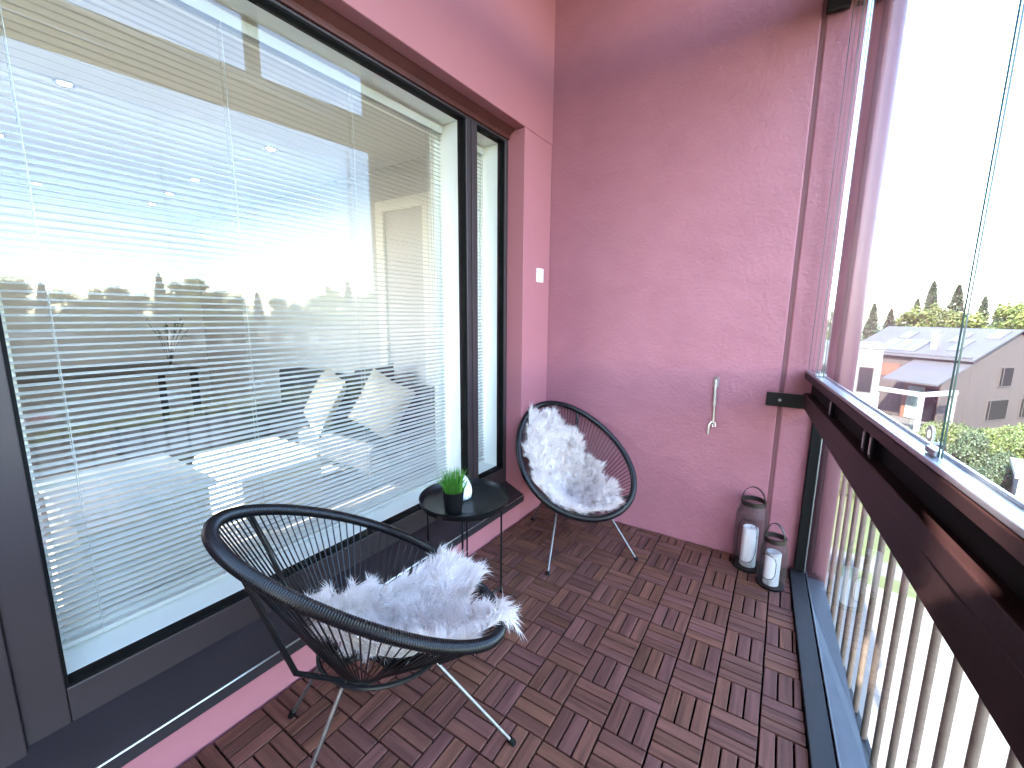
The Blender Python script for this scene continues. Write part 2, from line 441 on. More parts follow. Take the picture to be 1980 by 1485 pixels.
# ------------------------------------------------------------------ venetian blinds (each slat a part)
def blind(y0, y1, label, cords, pitch=.0212):
    b = thing('venetian_blind', label, 'blind', ML)
    xb = XF - .160
    w = .0125; tilt = R(14)
    L = y1 - y0
    V, F = [], []
    for i in range(5):
        u = -1 + .5 * i
        for yy in (0, L):
            V.append((u * w * math.cos(tilt), yy, -u * w * math.sin(tilt) + .0022 * (1 - u * u)))
    for i in range(4): F.append((2 * i, 2 * i + 1, 2 * i + 3, 2 * i + 2))
    me = mesh_np('slat', V, F, True); me.materials.append(M_slat)
    z = GT - .075; k = 0
    while z > GB + .055:
        o = link('slat', me, None, b)
        o.location = (xb, y0, z); o.rotation_euler = (rng.uniform(-.0012, .0012), rng.uniform(-.05, .05), 0)
        z -= pitch
    part_box('head_rail', M_slat, b, xb - .014, xb + .014, y0, y1, GT - .062, GT - .022, .002)
    part_box('bottom_bar', M_slat, b, xb - .012, xb + .012, y0, y1, GB + .030, GB + .045, .002)
    for c in cords:
        for dx in (-.0135, .0135):
            MB().tube([(xb + dx, y0 + c * L, GT - .04), (xb + dx, y0 + c * L, GB + .04)], .0010, 5).build('ladder_cord', M_slat, b)
    MB().tube([(xb + .016, y0 + cords[-1] * L + .015, GT - .04), (xb + .016, y0 + cords[-1] * L + .015, GB + .05)], .0013, 5).build('pull_cord', M_slat, b)
    return b
blind(YL + .012, YM0 - .022, 'wide white venetian blind hanging behind the big window pane', (.06, .36, .66, .94))
blind(YM1 + .012, YR - .020, 'narrow white venetian blind behind the slim pane beside the corner', (.15, .85))

# ------------------------------------------------------------------ room behind the glass
M_rwall = mat('room_white_paint', (.64, .64, .63), .8, 0, .03, 2)
M_rfloor = mat('room_oak_floor', (.30, .27, .235), .5, 0, .25, 3, stretch=(1, 8, 1))
M_sofa = mat('charcoal_sofa_fabric', (.045, .048, .055), .9, 0, .25, 40, bump=.3, bscale=200)
M_cush = mat('beige_cushion_fabric', (.52, .48, .40), .9, 0, .12, 30, bump=.3, bscale=250)
M_pouf = mat('cream_pouf_fabric', (.66, .62, .50), .9, 0, .1, 30)
M_dtab = mat('dark_table_wood', (.030, .024, .021), .4, 0, .3, 10)
M_sheer = mat('white_curtain', (.80, .80, .77), .9, 0, .03, 4)
XR = XF - .245                               # inside face of the window wall
t = thing('living_room', 'white walled living room with pale floor seen through the blinds', 'room', ML)
part_box('floor', M_rfloor, t, -5.7, XR + .1, -3.3, .06, .0, .05, 0)
part_box('ceiling', M_rwall, t, -5.7, XR + .1, -3.3, .06, 2.62, 2.70, 0)
part_box('side_wall', M_rwall, t, -5.7, XR + .05, -.055, .06, .045, 2.625, 0)
part_box('near_wall', M_rwall, t, -5.6, -2.3, -3.3, -3.205, .045, 2.625, 0)
part_box('near_wall', M_rwall, t, -2.3, -1.25, -3.3, -3.205, .045, .55, 0)
part_box('near_wall', M_rwall, t, -2.3, -1.25, -3.3, -3.205, 2.40, 2.625, 0)
part_box('near_wall', M_rwall, t, -1.25, XR + .05, -3.3, -3.205, .045, 2.625, 0)
for xx in (-2.3, -1.30): part_box('added_window_post', M_whitef, t, xx, xx + .05, -3.29, -3.21, .551, 2.399, .003)  # unseen side window, added so that sun brightens the room
part_box('far_wall', M_rwall, t, -5.7, -5.605, -3.3, -.05, .045, 2.625, 0)
part_box('inner_panel', M_rwall, t, XR - .01, XR + .05, -3.25, YL - .04, .045, 2.625, 0)
part_box('parapet', M_rwall, t, XR - .01, XR + .05, YL - .06, -.05, .045, GB - .01, 0)
part_box('lintel', M_rwall, t, XR - .01, XR + .05, YL - .06, -.05, GT + .02, 2.625, 0)
part_box('door_casing', M_whitef, t, -1.72, -1.62, -.085, -.056, .052, 2.25, .004)
part_box('door_casing', M_whitef, t, -1.14, -1.04, -.085, -.056, .052, 2.25, .004)
part_box('door_casing', M_whitef, t, -1.72, -1.04, -.085, -.056, 2.252, 2.34, .004)
M_dl = mat('downlight_lens', (.9, .9, .85), .4, emit=((1, .93, .82), 14))
for k, (x, y) in enumerate(((-4.9, -2.3), (-4.9, -1.6), (-4.9, -.7), (-4.2, -.75), (-3.4, -.8), (-3.4, -2.0), (-2.0, -1.9), (-2.0, -.8))):
    d = thing('downlight', 'small round lit spotlight set into the living room ceiling', 'light', ML @ Matrix.Translation((x, y, 2.62)), 'ceiling spotlights')
    MB().lathe([(.03, 0), (.045, 0), (.047, -.006), (.03, -.006), (.03, 0)], 20).build('trim_ring', M_chr, d)
    MB().lathe([(.0, -.003), (.029, -.003)], 20).build('lens', M_dl, d)
# sofa against the side wall
t = thing('sofa', 'charcoal fabric corner sofa behind the window blinds', 'sofa', ML)
part_box('seat', M_sofa, t, -3.2, -.62, -.78, -.30, .20, .43, .05)
part_box('chaise', M_sofa, t, -3.2, -2.4, -1.7, -.785, .20, .43, .05)
part_box('backrest', M_sofa, t, -3.2, -.62, -.29, -.10, .20, .80, .05)
part_box('armrest', M_sofa, t, -.615, -.44, -.80, -.10, .20, .60, .04)
for (x, y) in ((-3.1, -.2), (-.7, -.2), (-.7, -.7), (-3.1, -1.6)):
    MB().tube([(x, y, .05), (x, y, .205)], .02, 8).build('leg', M_dtab, t)
def cushion(x, y, z, w, rz, tilt, m, label, th=.16):
    V, F = [], []; N = 14
    for sgn in (1, -1):
        for i in range(N + 1):
            for j in range(N + 1):
                u, v = i / N * 2 - 1, j / N * 2 - 1
                pu, pv = u * (1 - .10 * (1 - v * v) * 0 - .08 * (1 - abs(v)) * abs(u)), v * (1 - .08 * (1 - abs(u)) * abs(v))
                h = ((1 - u ** 4) * (1 - v ** 4)) ** .5 * th / 2
                V.append((pu * w / 2, sgn * h, pv * w / 2))
    for s_ in range(2):
        b = s_ * (N + 1) ** 2
        for i in range(N):
            for j in range(N):
                f = (b + i * (N + 1) + j, b + (i + 1) * (N + 1) + j, b + (i + 1) * (N + 1) + j + 1, b + i * (N + 1) + j + 1)
                F.append(f if s_ else f[::-1])
    o = link('cushion', mesh_np('cushion', V, F, True), m)
    o.matrix_world = ML @ Matrix.Translation((x, y, z)) @ Euler((tilt[0], tilt[1], rz)).to_matrix().to_4x4()
    return tag(o, label, 'cushion')
cushion(-1.25, -.47, .66, .46, .18, (R(-18), R(22), 0), M_cush, 'beige cushion standing on its corner on the charcoal sofa')
cushion(-1.80, -.62, .66, .50, -.35, (R(-26), R(8), 0), M_cush, 'beige tasselled cushion leaning nearest the armless end of the charcoal sofa')
cushion(-1.50, -.36, .70, .50, .05, (R(-14), R(-10), 0), M_sofa, 'dark grey cushion leaning behind the beige cushions on the sofa')
# pouf, low table, vase with branches, sideboard
t = thing('pouf', 'cream square fabric pouf on the living room floor', 'pouf', ML)
part_box('seat', M_pouf, t, -1.75, -1.15, -1.62, -1.05, .10, .47, .05)
part_box('base', M_dtab, t, -1.70, -1.20, -1.57, -1.10, .05, .099, .004)
t = thing('side_cabinet', 'cream low cabinet close to the window glass', 'cabinet', ML)
part_box('carcass', M_pouf, t, -.95, -.42, -2.36, -1.98, .09, .70, .012)
part_box('top', M_whitef, t, -.97, -.40, -2.38, -1.96, .702, .73, .006)
part_box('plinth', M_dtab, t, -.93, -.44, -2.34, -2.0, .05, .089, .003)
t = thing('dining_table', 'dark wooden dining table deep in the living room', 'table', ML)
part_box('table_top', M_dtab, t, -5.0, -3.9, -2.3, -.75, .74, .785, .006)
for (x, y) in ((-4.95, -2.25), (-4.95, -.8), (-3.95, -2.25), (-3.95, -.8)):
    part_box('leg', M_dtab, t, x - .03, x + .03, y - .03, y + .03, .05, .739, .004)
t = thing('vase', 'clear glass vase with leafy twigs on the dining table', 'vase', ML @ Matrix.Translation((-4.1, -.95, .786)))
MB().lathe([(.0, .004), (.05, .004), (.055, .02), (.05, .15), (.065, .24)], 20).build('body', M_glass_i, t, smooth=True)
tw = MB(); lf = MB()
for k in range(14):
    a = rng.uniform(0, 6.28); sp = rng.uniform(.08, .22); h = rng.uniform(.35, .55)
    pts = [(0, 0, .02), (math.cos(a) * sp * .4, math.sin(a) * sp * .4, h * .6), (math.cos(a) * sp, math.sin(a) * sp, h)]
    tw.tube(pts, .003, 5)
    for q in range(10):
        s_ = rng.uniform(.5, 1); p = Vector(pts[1]).lerp(Vector(pts[2]), s_); d = Vector((rng.gauss(0, 1), rng.gauss(0, 1), rng.gauss(0, .6))).normalized() * .035
        e = d.cross(Vector((0, 0, 1))).normalized() * .012
        lf.add([p, p + d * .5 + e, p + d, p + d * .5 - e], [(0, 1, 2, 3)])
tw.build('twig', M_dtab, t); lf.build('leaves', leafmat('twig_leaf', (.10, .13, .03), (.06, .09, .02)), t)

# ------------------------------------------------------------------ wall fittings
t = thing('light_switch', 'small white outdoor switch on the maroon wall near the corner', 'switch', ML)
part_box('backplate', M_plast, t, 0, .012, 1.0 - YE - .035, 1.0 - YE + .045, 1.60, 1.69, .004)
part_box('rocker', M_plast, t, .0125, .018, 1.0 - YE - .02, 1.0 - YE + .03, 1.618, 1.672, .003)
t = thing('door_stay', 'steel casement stay with a hook hanging on the maroon end wall', 'stay', (-.362, YE, 0))
part_box('wall_plate', M_chr, t, -.014, .014, -.008, 0, .985, 1.045, .002)
MB().tube([(0, -.014, 1.03), (.002, -.016, .88)], .0085, 10).build('sleeve', M_chr, t)
MB().tube([(.002, -.016, .885), (.004, -.017, .775)], .005, 8).build('rod', M_chr, t)
MB().tube([(.004, -.017, .785), (-.004, -.017, .782), (-.014, -.018, .765), (-.018, -.018, .735), (-.019, -.018, .705)], .0055, 8).build('handle', M_chr, t, smooth=True)
MB().tube([(.0, -.017, .78), (.014, -.017, .778), (.017, -.017, .757), (.004, -.017, .753), (.0, -.017, .768)], .004, 6).build('eye', M_chr, t)
t = thing('wall_bracket', 'black steel bracket bolting the railing to the end wall', 'bracket', (0, YE, 0))
part_box('plate', M_blackm, t, -.108, .115, -.012, 0.003, .912, .986, .003)
for x in (-.045, .072):
    MB().lathe([(0, .006), (.005, .006), (.008, .0), (.0, .0)], 12).build('bolt', M_chr, t, M=Matrix.Translation((x, -.0125, .948)) @ Matrix.Rotation(R(90), 4, 'X'))

# ------------------------------------------------------------------ balcony slab, deck tiles
def bx(y): return .088 + .044 * (YE - y)      # inner edge of the border board
def lx(y): return -1.462 - .022 * (YE - y)    # base of the window wall
s = MB().add([(-1.9, YE + .1, -.04), (-1.9, -4, -.04), (bx(-4) + .16, -4, -.04), (bx(YE) + .16, YE + .1, -.04)], [(0, 1, 2, 3)])
s.add([(-1.9, YE + .1, -.26), (-1.9, -4, -.26), (bx(-4) + .16, -4, -.26), (bx(YE) + .16, YE + .1, -.26)], [(3, 2, 1, 0)])
s.add([(bx(YE) + .16, YE + .1, -.26), (bx(-4) + .16, -4, -.26), (bx(-4) + .16, -4, -.04), (bx(YE) + .16, YE + .1, -.04)], [(0, 1, 2, 3)])
tag(s.build('balcony_slab', M_slab), kind='structure')
SLL, SLW, SLH = .1442, .0435, .018
full = MB().box(-SLL / 2, SLL / 2, -SLW / 2, SLW / 2, -SLH, 0).build('slat_source', M_deck, bevel=.0022)
full_me = full.data; bpy.data.objects.remove(full)
full_me.polygons.foreach_set('use_smooth', np.zeros(len(full_me.polygons), bool))
for ti in range(-12, 3, 2):
    for tj in range(-8, 14, 2):
        x0, y1 = ti * .15, -tj * .15
        cx, cy = x0 + .15, y1 - .15
        slats = []
        for di in range(2):
            for dj in range(2):
                i, j = ti + di, tj + dj
                bxc, byc = (i + .5) * .15, -(j + .5) * .15
                along_y = (i + j) % 2 == 0
                for k in (-1, 0, 1):
                    sx, sy = (bxc + k * .0497, byc) if along_y else (bxc, byc + k * .0497)
                    hx, hy = (SLW / 2, SLL / 2) if along_y else (SLL / 2, SLW / 2)
                    a0, a1, b0, b1 = sx - hx, sx + hx, sy - hy, sy + hy
                    mxx, mnx, mxy = bx(sy) - .004, lx(sy) + .012, YE - .006
                    if a0 > mxx - .008 or a1 < mnx + .008 or b0 > mxy - .008: continue
                    slats.append((sx, sy, a0, a1, b0, b1, max(a0, mnx), min(a1, mxx), b0, min(b1, mxy), along_y))
        if not slats: continue
        near = [('beneath the lounge chair by the big window', (cx + 1.097) ** 2 + (cy + .699) ** 2 < .36 ** 2), ('beneath the lounge chair in the corner', (cx + 1.09) ** 2 + (cy - .785) ** 2 < .30 ** 2),
                ('beneath the round tray table', (cx + 1.283) ** 2 + (cy + .012) ** 2 < .24 ** 2), ('under the candle lanterns', (cx + .05) ** 2 + (cy - .98) ** 2 < .2 ** 2),
                ('cut off along the black border board', ti >= 0), ('cut off against the maroon end wall', tj <= -7), ('along the plinth under the window', ti <= -10), ('in the open floor', True)]
        DL = 'brown wooden parquet click tile ' + next(n_ for n_, c_ in near if c_)
        tl = thing('deck_tile', DL, 'deck tile', (cx, cy, 0), 'click tiles of the deck')
        gx0 = max(x0 + .003, lx(cy) + .014); gx1 = min(x0 + .297, bx(cy) - .006); gy1 = min(y1 - .003, YE - .008)
        if gx1 > gx0 + .01 and gy1 > y1 - .29:
            part_box('grid', M_dbase, tl, gx0 - cx, gx1 - cx, y1 - .297 - cy, gy1 - cy, -.036, -SLH + .0005 - .003, 0)
        for (sx, sy, a0, a1, b0, b1, c0, c1, d0, d1, ay) in slats:
            jz = rng.uniform(-.0011, .0009)
            if abs(c0 - a0) + abs(c1 - a1) + abs(d1 - b1) < 1e-6:
                o = link('slat', full_me, None, tl)
                o.location = (sx - cx, sy - cy, jz)
                o.rotation_euler = (rng.uniform(-.004, .004), rng.uniform(-.003, .003), (R(90) if ay else 0) + rng.uniform(-.006, .006))
            else:
                LX, LY = (d1 - d0, c1 - c0) if ay else (c1 - c0, d1 - d0)
                me = MB().box(-LX / 2, LX / 2, -LY / 2, LY / 2, -SLH, 0).build('slat', M_deck, tl, bevel=.002)
                me.location = ((c0 + c1) / 2 - cx, (d0 + d1) / 2 - cy, jz); me.rotation_euler = (0, 0, R(90) if ay else 0)

# ------------------------------------------------------------------ border board and gutter at the railing foot
FB = frame(bx(YE), YE, 0.044)
o = MB().box(0, .068, -4.6, -.004, -.035, .016).build('border_board', M_board, None, FB, bevel=.003)
tag(o, 'black stained board edging the deck under the railing', 'board')
t = thing('floor_gutter', 'grey metal channel between border board and lower balcony glass', 'channel', FB)
part_box('lip', M_gut, t, .073, .079, -4.6, -.004, -.03, .020, .0015)
part_box('pan', M_gut, t, .0795, .16, -4.6, -.004, -.034, -.020, 0)

# ------------------------------------------------------------------ railing, glazing
t = thing('balcony_railing', 'dark maroon metal balcony railing with vertical bars and clear lower glass', 'railing', MR)
RL = -4.2
part_box('top_track', M_railtop, t, .002, .044, RL, -.004, 1.104, 1.117, .003)
part_box('track_lip', M_railtop, t, .038, .044, RL, -.004, 1.1175, 1.124, .001)
part_box('upper_rail', M_rail, t, .0, .048, RL, -.004, 1.074, 1.103, .003)
part_box('recess', M_black, t, .036, .06, RL, -.004, .998, 1.0735, 0)
part_box('lower_rail', M_rail, t, .002, .085, RL, -.004, .945, .9975, .004)
MB().add([(x, y, z) for (y, zb) in ((RL, .742), (-.004, .922)) for z in (zb, .9445) for x in (.006, .085)],
         [(0, 1, 3, 2), (4, 6, 7, 5), (0, 4, 5, 1), (2, 3, 7, 6), (0, 2, 6, 4), (1, 5, 7, 3)]).build('lower_board', M_rail, t, bevel=.004)
part_box('end_channel', M_black, t, .055, .098, -.040, -.006, -.03, .887, .001)
part_box('end_profile', M_railtop, t, .0985, .104, -.042, -.008, -.03, .887, .001)
part_box('bottom_rail', M_blackm, t, .20, .235, RL, .02, -.235, -.20, .002)
for yy in (-.62, -1.10, -1.17, -2.6):
    part_box('clamp', M_blackm, t, .012, .0275, yy - .014, yy + .014, 1.0, 1.073, .002)
    part_box('clamp_face', M_chr, t, .008, .0115, yy - .011, yy - .002, 1.012, 1.06, .001)
for k in range(34):
    yy = -.04 - k * .125
    MB().tube([(.218, yy, -.22), (.218, yy, .93)], .0105, 10).build('bar', M_bar, t, smooth=True)
for yy in (-1.2, -2.7):
    part_box('stanchion', M_rail, t, .112, .15, yy - .02, yy + .02, .90, 1.07, .003)
V = [(.095, -.03, -.015), (.095, RL, -.015), (.095, RL, .90), (.095, -.03, .90)]
link('lower_pane', mesh_np('lower_pane', V, [(0, 1, 2, 3)]), M_glass_b, t)

def glaze(y0, y1, x, label, h0=1.119, h1=2.80):
    g = thing('glazing_pane', label, 'glass pane', MR, 'sliding frameless glass panes')
    V = [(x, y0, h0), (x, y1, h0), (x, y1, h1), (x, y0, h1)]
    link('glass', mesh_np('glass', V, [(0, 1, 2, 3)]), M_glass_b, g)
    for yy in (y0, y1):
        part_box('edge', M_glass_e, g, x - .0014, x + .0014, yy - .0008, yy + .0008, h0, h1, 0)
    part_box('hinge', M_railtop, g, x - .006, x + .006, y0 + .004, y0 + .05, h0 - .0005, h0 + .012, .002)
    return g
g = glaze(-1.55, -.34, .022, 'clear frameless glass pane with a round white sticker above the railing')
MB().lathe([(.009, 0), (.017, 0), (.017, .001), (.009, .001), (.009, 0)], 24).build('sticker', M_plast, g, M=Matrix.Translation((.0195, -1.50, 1.155)) @ Matrix.Rotation(R(90), 4, 'Y'))
glaze(-3.2, -1.558, .024, 'clear frameless glass pane without a sticker above the railing')
for k in range(3):
    g = glaze(-.28, -.035, 0.008 + k * .016, 'glass pane slid up against the maroon end wall and stacked with two others')
    g['group'] = 'stacked glass panes'
t = thing('glazing_beam', 'dark maroon top beam carrying the balcony glazing', 'beam', MR)
part_box('beam', M_rail, t, 0, .12, RL - .6, -.004, 2.81, 3.05, .004)
for yy in (-.95, -2.4):
    part_box('strut', M_rail, t, .02, .10, yy - .04, yy + .04, 3.051, CEIL - .002, .004)
part_box('end_bracket', M_blackm, t, -.09, -.001, -.035, -.004, 2.775, 2.90, .003)
part_box('end_strut', M_rail, t, .02, .10, -.08, -.006, 3.051, CEIL - .002, .004)
t = thing('corner_column', 'round maroon steel column outside the end of the railing', 'column', (.205, 1.235, 0))
MB().lathe([(.062, GZ), (.062, 3.6)], 40).build('shaft', M_postp, t, smooth=True)
MB().lathe([(.0625, .70), (.068, .703), (.068, .735), (.0625, .738)], 40).build('collar', M_postp, t, smooth=True)

# ceiling slab and an unseen rear partition, slit to let a sun fleck in
o = MB().box(-1.9, .62, -3.3, YE + .35, CEIL, CEIL + .25).build('ceiling_slab', M_ceil)
tag(o, 'pale concrete slab roofing the balcony', 'ceiling')
t = thing('slit_rear_partition', 'unseen maroon partition behind the balcony, slit to let a sun fleck onto the railing', 'wall', (0, -3.05, 0))
part_box('wall_panel', M_pink, t, -1.9, -.190, -.04, 0, -.25, CEIL - .002, 0)
part_box('wall_panel', M_pink, t, -.100, .42, -.04, 0, -.25, CEIL - .002, 0)
part_box('sun_slit_infill', M_pink, t, -.192, -.098, -.035, -.005, -.25, 2.64, 0)  # pieces leave an added gap, shaped to throw sun on the rail
part_box('sun_slit_infill', M_pink, t, -.146, -.098, -.035, -.005, 2.64, 2.82, 0)
part_box('sun_slit_infill', M_pink, t, -.192, -.150, -.035, -.005, 2.86, 3.10, 0)
part_box('sun_slit_infill', M_pink, t, -.192, -.098, -.035, -.005, 3.10, CEIL - .003, 0)

# ------------------------------------------------------------------ lounge chairs
A_, BV, Z0, BZ, CC, EE = .35, .413, .572, .243, .01, -.161
def rimp(a, k=1.0):
    ct, st = math.cos(a), math.sin(a)
    return Vector((A_ * st * (1 + EE * ct), -BV * ct, Z0 + BZ * ct + CC * st * st))
BC = Vector((0, -.05, .225))
def botp(a, r=.055): return BC + Vector((r * math.sin(a), -r * 1.3 * math.cos(a), 0.02 * math.cos(a)))
NC = 96
def make_chair(label, x, y, th):
    c = thing('lounge_chair', label, 'chair', Matrix.Translation((x, y, 0)) @ Matrix.Rotation(th, 4, 'Z'), 'round cord lounge chairs')
    return c
def chair_parts(c):
    # wound rim: ridges of the cord wrapping
    n, seg, turns = 1680, 10, 420
    ang = np.arange(n) * 2 * math.pi / n
    pts = [rimp(a) for a in ang]
    rr = [(.0185 + .0008 * math.sin(turns * a)) for a in ang]
    MB().tube(pts, rr, seg, closed=True).build('rim', M_cord, c, smooth=True)
    for k in range(NC):
        a = 2 * math.pi * (k + .5) / NC
        p, q = rimp(a), botp(a + .05)
        d = (q - p)
        m1 = p.lerp(q, .5) + Vector((0, 0, -.012))
        MB().tube([p - d.normalized() * .012, p.lerp(q, .25) + Vector((0, 0, -.009)), m1, p.lerp(q, .75) + Vector((0, 0, -.009)), q], .0025, 6).build('cord', M_cord, c, smooth=True)
    hub = [BC + Vector((.055 * math.sin(a), -.0715 * math.cos(a), .02 * math.cos(a))) for a in np.linspace(0, 2 * math.pi, 40, endpoint=False)]
    MB().tube(hub, .009, 8, closed=True).build('hub_ring', M_cord, c, smooth=True)
    ring = [Vector((.175 * math.sin(a), .02 - .20 * math.cos(a), .292 + .02 * math.cos(a))) for a in np.linspace(0, 2 * math.pi, 48, endpoint=False)]
    MB().tube(ring, .0075, 8, closed=True).build('lower_ring', M_cord, c, smooth=True)
    for sx in (-1, 1):
        for (foot, top, m) in (((sx * .285, .365, .0), (sx * .150, .150, .29), M_leg), ((sx * .165, -.275, .0), (sx * .100, -.115, .30), M_leg)):
            f, tp = Vector(foot), Vector(top)
            d = (tp - f).normalized()
            lg = MB().tube([f + d * .012, tp], .0065, 10).build('leg', m, c, smooth=True)
            MB().tube([f + Vector((0, 0, .0)), f + d * .022], .0105, 12).build('foot', M_black, lg, smooth=True)
        top = rimp(sx * .62) ; 
        MB().tube([Vector((sx * .10, -.12, .30)), Vector((sx * .17, -.24, .44)), top + Vector((0, .0, -.012))], .0075, 8).build('back_stay', M_cord, c, smooth=True)
        MB().tube([Vector((sx * .155, .16, .285)), rimp(math.pi - sx * .75) + Vector((0, 0, -.012))], .0065, 8).build('front_stay', M_cord, c, smooth=True)
ch1 = make_chair('black cord lounge chair in front of the big window, throw spilling over its front rim', -1.097, -.699, -.499)
chair_parts(ch1)
ch2 = make_chair('black cord lounge chair tucked into the maroon corner beside the small table', -1.088, .785, 3.984)
ch2.scale = (.96, .96, .96)
bpy.context.view_layer.update()
for ch in list(ch1.children):
    d = ch.copy(); COL.objects.link(d); d.parent = ch2
    for g in ch.children:
        e = g.copy(); COL.objects.link(e); e.parent = d

# ------------------------------------------------------------------ sheepskins: a lumpy pelt with real strands
def fur_throw(chair, label, RT, seed, lumps, n=42000):
    g = np.random.default_rng(seed)
    tt = np.linspace(0, 2 * math.pi, 721)
    rim_a = np.array([rimp(a) for a in tt]); bot_a = np.array([botp(a, .0) for a in tt])
    keys = np.array(RT); Rt = np.interp(tt, keys[:, 0] * 2 * math.pi, keys[:, 1])
    Rt = Rt + .035 * np.sin(9 * tt + seed) + .025 * np.sin(17 * tt + 2 * seed)
    def S(t, r):
        i = (t / (2 * math.pi) * 720)
        def ip(A): return np.stack([np.interp(t, tt, A[:, k]) for k in range(3)], -1)
        P, Q = ip(rim_a), ip(bot_a)
        s = r * np.interp(t, tt, Rt)
        s0 = np.minimum(s, 1.0)[..., None]
        X = Q + (P - Q) * s0
        ov = np.maximum(s - 1.0, 0)[..., None]
        out = (P - Q); out[..., 2] = 0; out /= np.linalg.norm(out, axis=-1, keepdims=True)
        X = X + out * np.minimum(ov, .12) * .5 + np.array([0, 0, -1.0]) * np.maximum(ov - .06, 0) * .9
        X[..., 2] += .022 * np.exp(-(s0[..., 0] / .35) ** 2) + .018 + .018 * np.exp(-(s0[..., 0] / .2) ** 2)
        X[..., 2] += .02 * np.exp(-((s - 1.0) / .12) ** 2)
        # lumps in the pelt
        for (lx_, ly_, h, w) in lumps:
            X[..., 2] += h * np.exp(-((X[..., 0] - lx_) ** 2 + (X[..., 1] - ly_) ** 2) / w ** 2)
        X[..., 2] += .008 * np.sin(31 * X[..., 0] + seed) * np.sin(27 * X[..., 1] + 1.3 * seed)
        return X
    NT, NR = 120, 26
    T, Rr = np.meshgrid(np.linspace(0, 2 * math.pi, NT, endpoint=False), np.linspace(.0, 1, NR), indexing='ij')
    V = S(T.ravel(), Rr.ravel())
    idx = np.arange(NT * NR).reshape(NT, NR)
    F = np.stack([idx[:, :-1], np.roll(idx, -1, 0)[:, :-1], np.roll(idx, -1, 0)[:, 1:], idx[:, 1:]], -1).reshape(-1, 4)
    th = thing('sheepskin_throw', label, 'throw', chair.matrix_world.copy())
    link('pelt', mesh_np('pelt', V, F, True), M_pelt, th)
    # strands
    t = g.uniform(0, 2 * math.pi, n); r = np.sqrt(g.uniform(.0, 1, n))
    e = 2e-3
    P = S(t, r); Pt = S((t + e) % (2 * math.pi), r); Pr = S(t, np.minimum(r + e, 1.03))
    N = np.cross(Pr - P, Pt - P); N /= (np.linalg.norm(N, axis=1, keepdims=True) + 1e-12)
    N *= np.sign(N[:, 2:3] + 1e-9)
    outd = Pr - P; outd /= (np.linalg.norm(outd, axis=1, keepdims=True) + 1e-12)
    # clumps: strands share direction with their cell
    cell = (np.floor(P[:, 0] / .021) * 73856093 + np.floor(P[:, 1] / .021) * 19349663 + np.floor(P[:, 2] / .03) * 83492791).astype(np.int64)
    cr = np.random.default_rng(seed + 5).normal(0, 1, (4096, 3)); cd = cr[np.mod(cell, 4096)]
    wave = np.stack([np.sin(11 * P[:, 1] + 4 * P[:, 0] + seed), np.cos(12 * P[:, 0] - 5 * P[:, 1] + seed), 0 * t], -1)
    edge = np.clip((r - .75) / .25, 0, 1)[:, None]
    D = N * (.75 - .25 * edge) + outd * (.35 + .55 * edge) + cd * .30 + wave * .35 + g.normal(0, .16, (n, 3))
    D /= np.linalg.norm(D, axis=1, keepdims=True)
    Ln = g.uniform(.026, .050, n)[:, None] * (1 + .25 * edge)
    mid = P + D * Ln * .55
    bend = cd * .35 + np.array([0, 0, -.55]) + g.normal(0, .25, (n, 3))
    tip = mid + (D + bend * .8) / np.linalg.norm(D + bend * .8, axis=1, keepdims=True) * Ln * .55
    side = np.cross(D, g.normal(0, 1, (n, 3))); side /= np.linalg.norm(side, axis=1, keepdims=True)
    w = g.uniform(.0007, .0013, n)[:, None]
    V = np.stack([P - side * w, P + side * w, mid + side * w * .8, mid - side * w * .8, tip], 1).reshape(-1, 3)
    b = np.arange(n)[:, None] * 5
    F3 = np.concatenate([b + np.array([[0, 1, 2]]), b + np.array([[0, 2, 3]]), b + np.array([[3, 2, 4]])], 0)
    o = link('fur', mesh_np('fur', V, F3), M_fur, th)
    tag(o, kind='stuff')
    return th
# keys: fraction of turn from the chair back (0) over its right side (.25) to the front (.5) and left (.75)
fur_throw(ch1, 'pale sheepskin throw spilling over the front rim of the chair by the window',
          [(0, .34), (.1, .40), (.2, .62), (.3, .78), (.38, .86), (.42, 1.04), (.455, 1.08), (.485, .90), (.505, .78), (.53, 1.0), (.575, 1.07), (.61, .92), (.65, .60), (.72, .47), (.8, .40), (.9, .36), (1, .34)], 3,
          [(-.15, .29, .022, .06), (.10, .33, .015, .06), (-.06, .10, -.02, .10)])
fur_throw(ch2, 'pale sheepskin throw lining the back and seat of the chair in the corner',
          [(0, .84), (.06, .92), (.12, .93), (.2, .84), (.27, .74), (.33, .92), (.42, .93), (.5, .90), (.56, .90), (.62, .78), (.68, .55), (.74, .62), (.82, .52), (.9, .70), (.95, .74), (1, .84)], 8,
          [(-.15, .20, .045, .08), (-.21, .07, .02, .06), (.13, .14, .015, .09)])

# ------------------------------------------------------------------ tray table, pot, vase
TX, TY = -1.283, -.012
t = thing('tray_table', 'round black metal tray table standing between the two chairs', 'table', (TX, TY, 0))
MB().lathe([(0, .492), (.195, .492), (.206, .500), (.2145, .524), (.2165, .5245), (.2155, .519), (.208, .494), (.198, .486), (0, .486)], 72).build('tray', M_tray, t, smooth=True)
for (ax, ay) in ((.145, .105), (-.105, .145), (-.145, -.105), (.105, -.145)):
    MB().tube([(ax, ay, .004), (ax, ay, .4865)], .0048, 8).build('leg', M_tray, t, smooth=True)
    MB().tube([(ax, ay, 0), (ax, ay, .012)], .007, 10).build('foot', M_black, t)
MB().tube([(.145 , .105, .480), (-.105, .145, .480), (-.145, -.105, .480), (.105, -.145, .480)], .0045, 8, closed=True).build('frame', M_tray, t)
MB().tube([(.145 , .105, .03), (.105, -.145, .03)], .0045, 8).build('stretcher', M_tray, t)
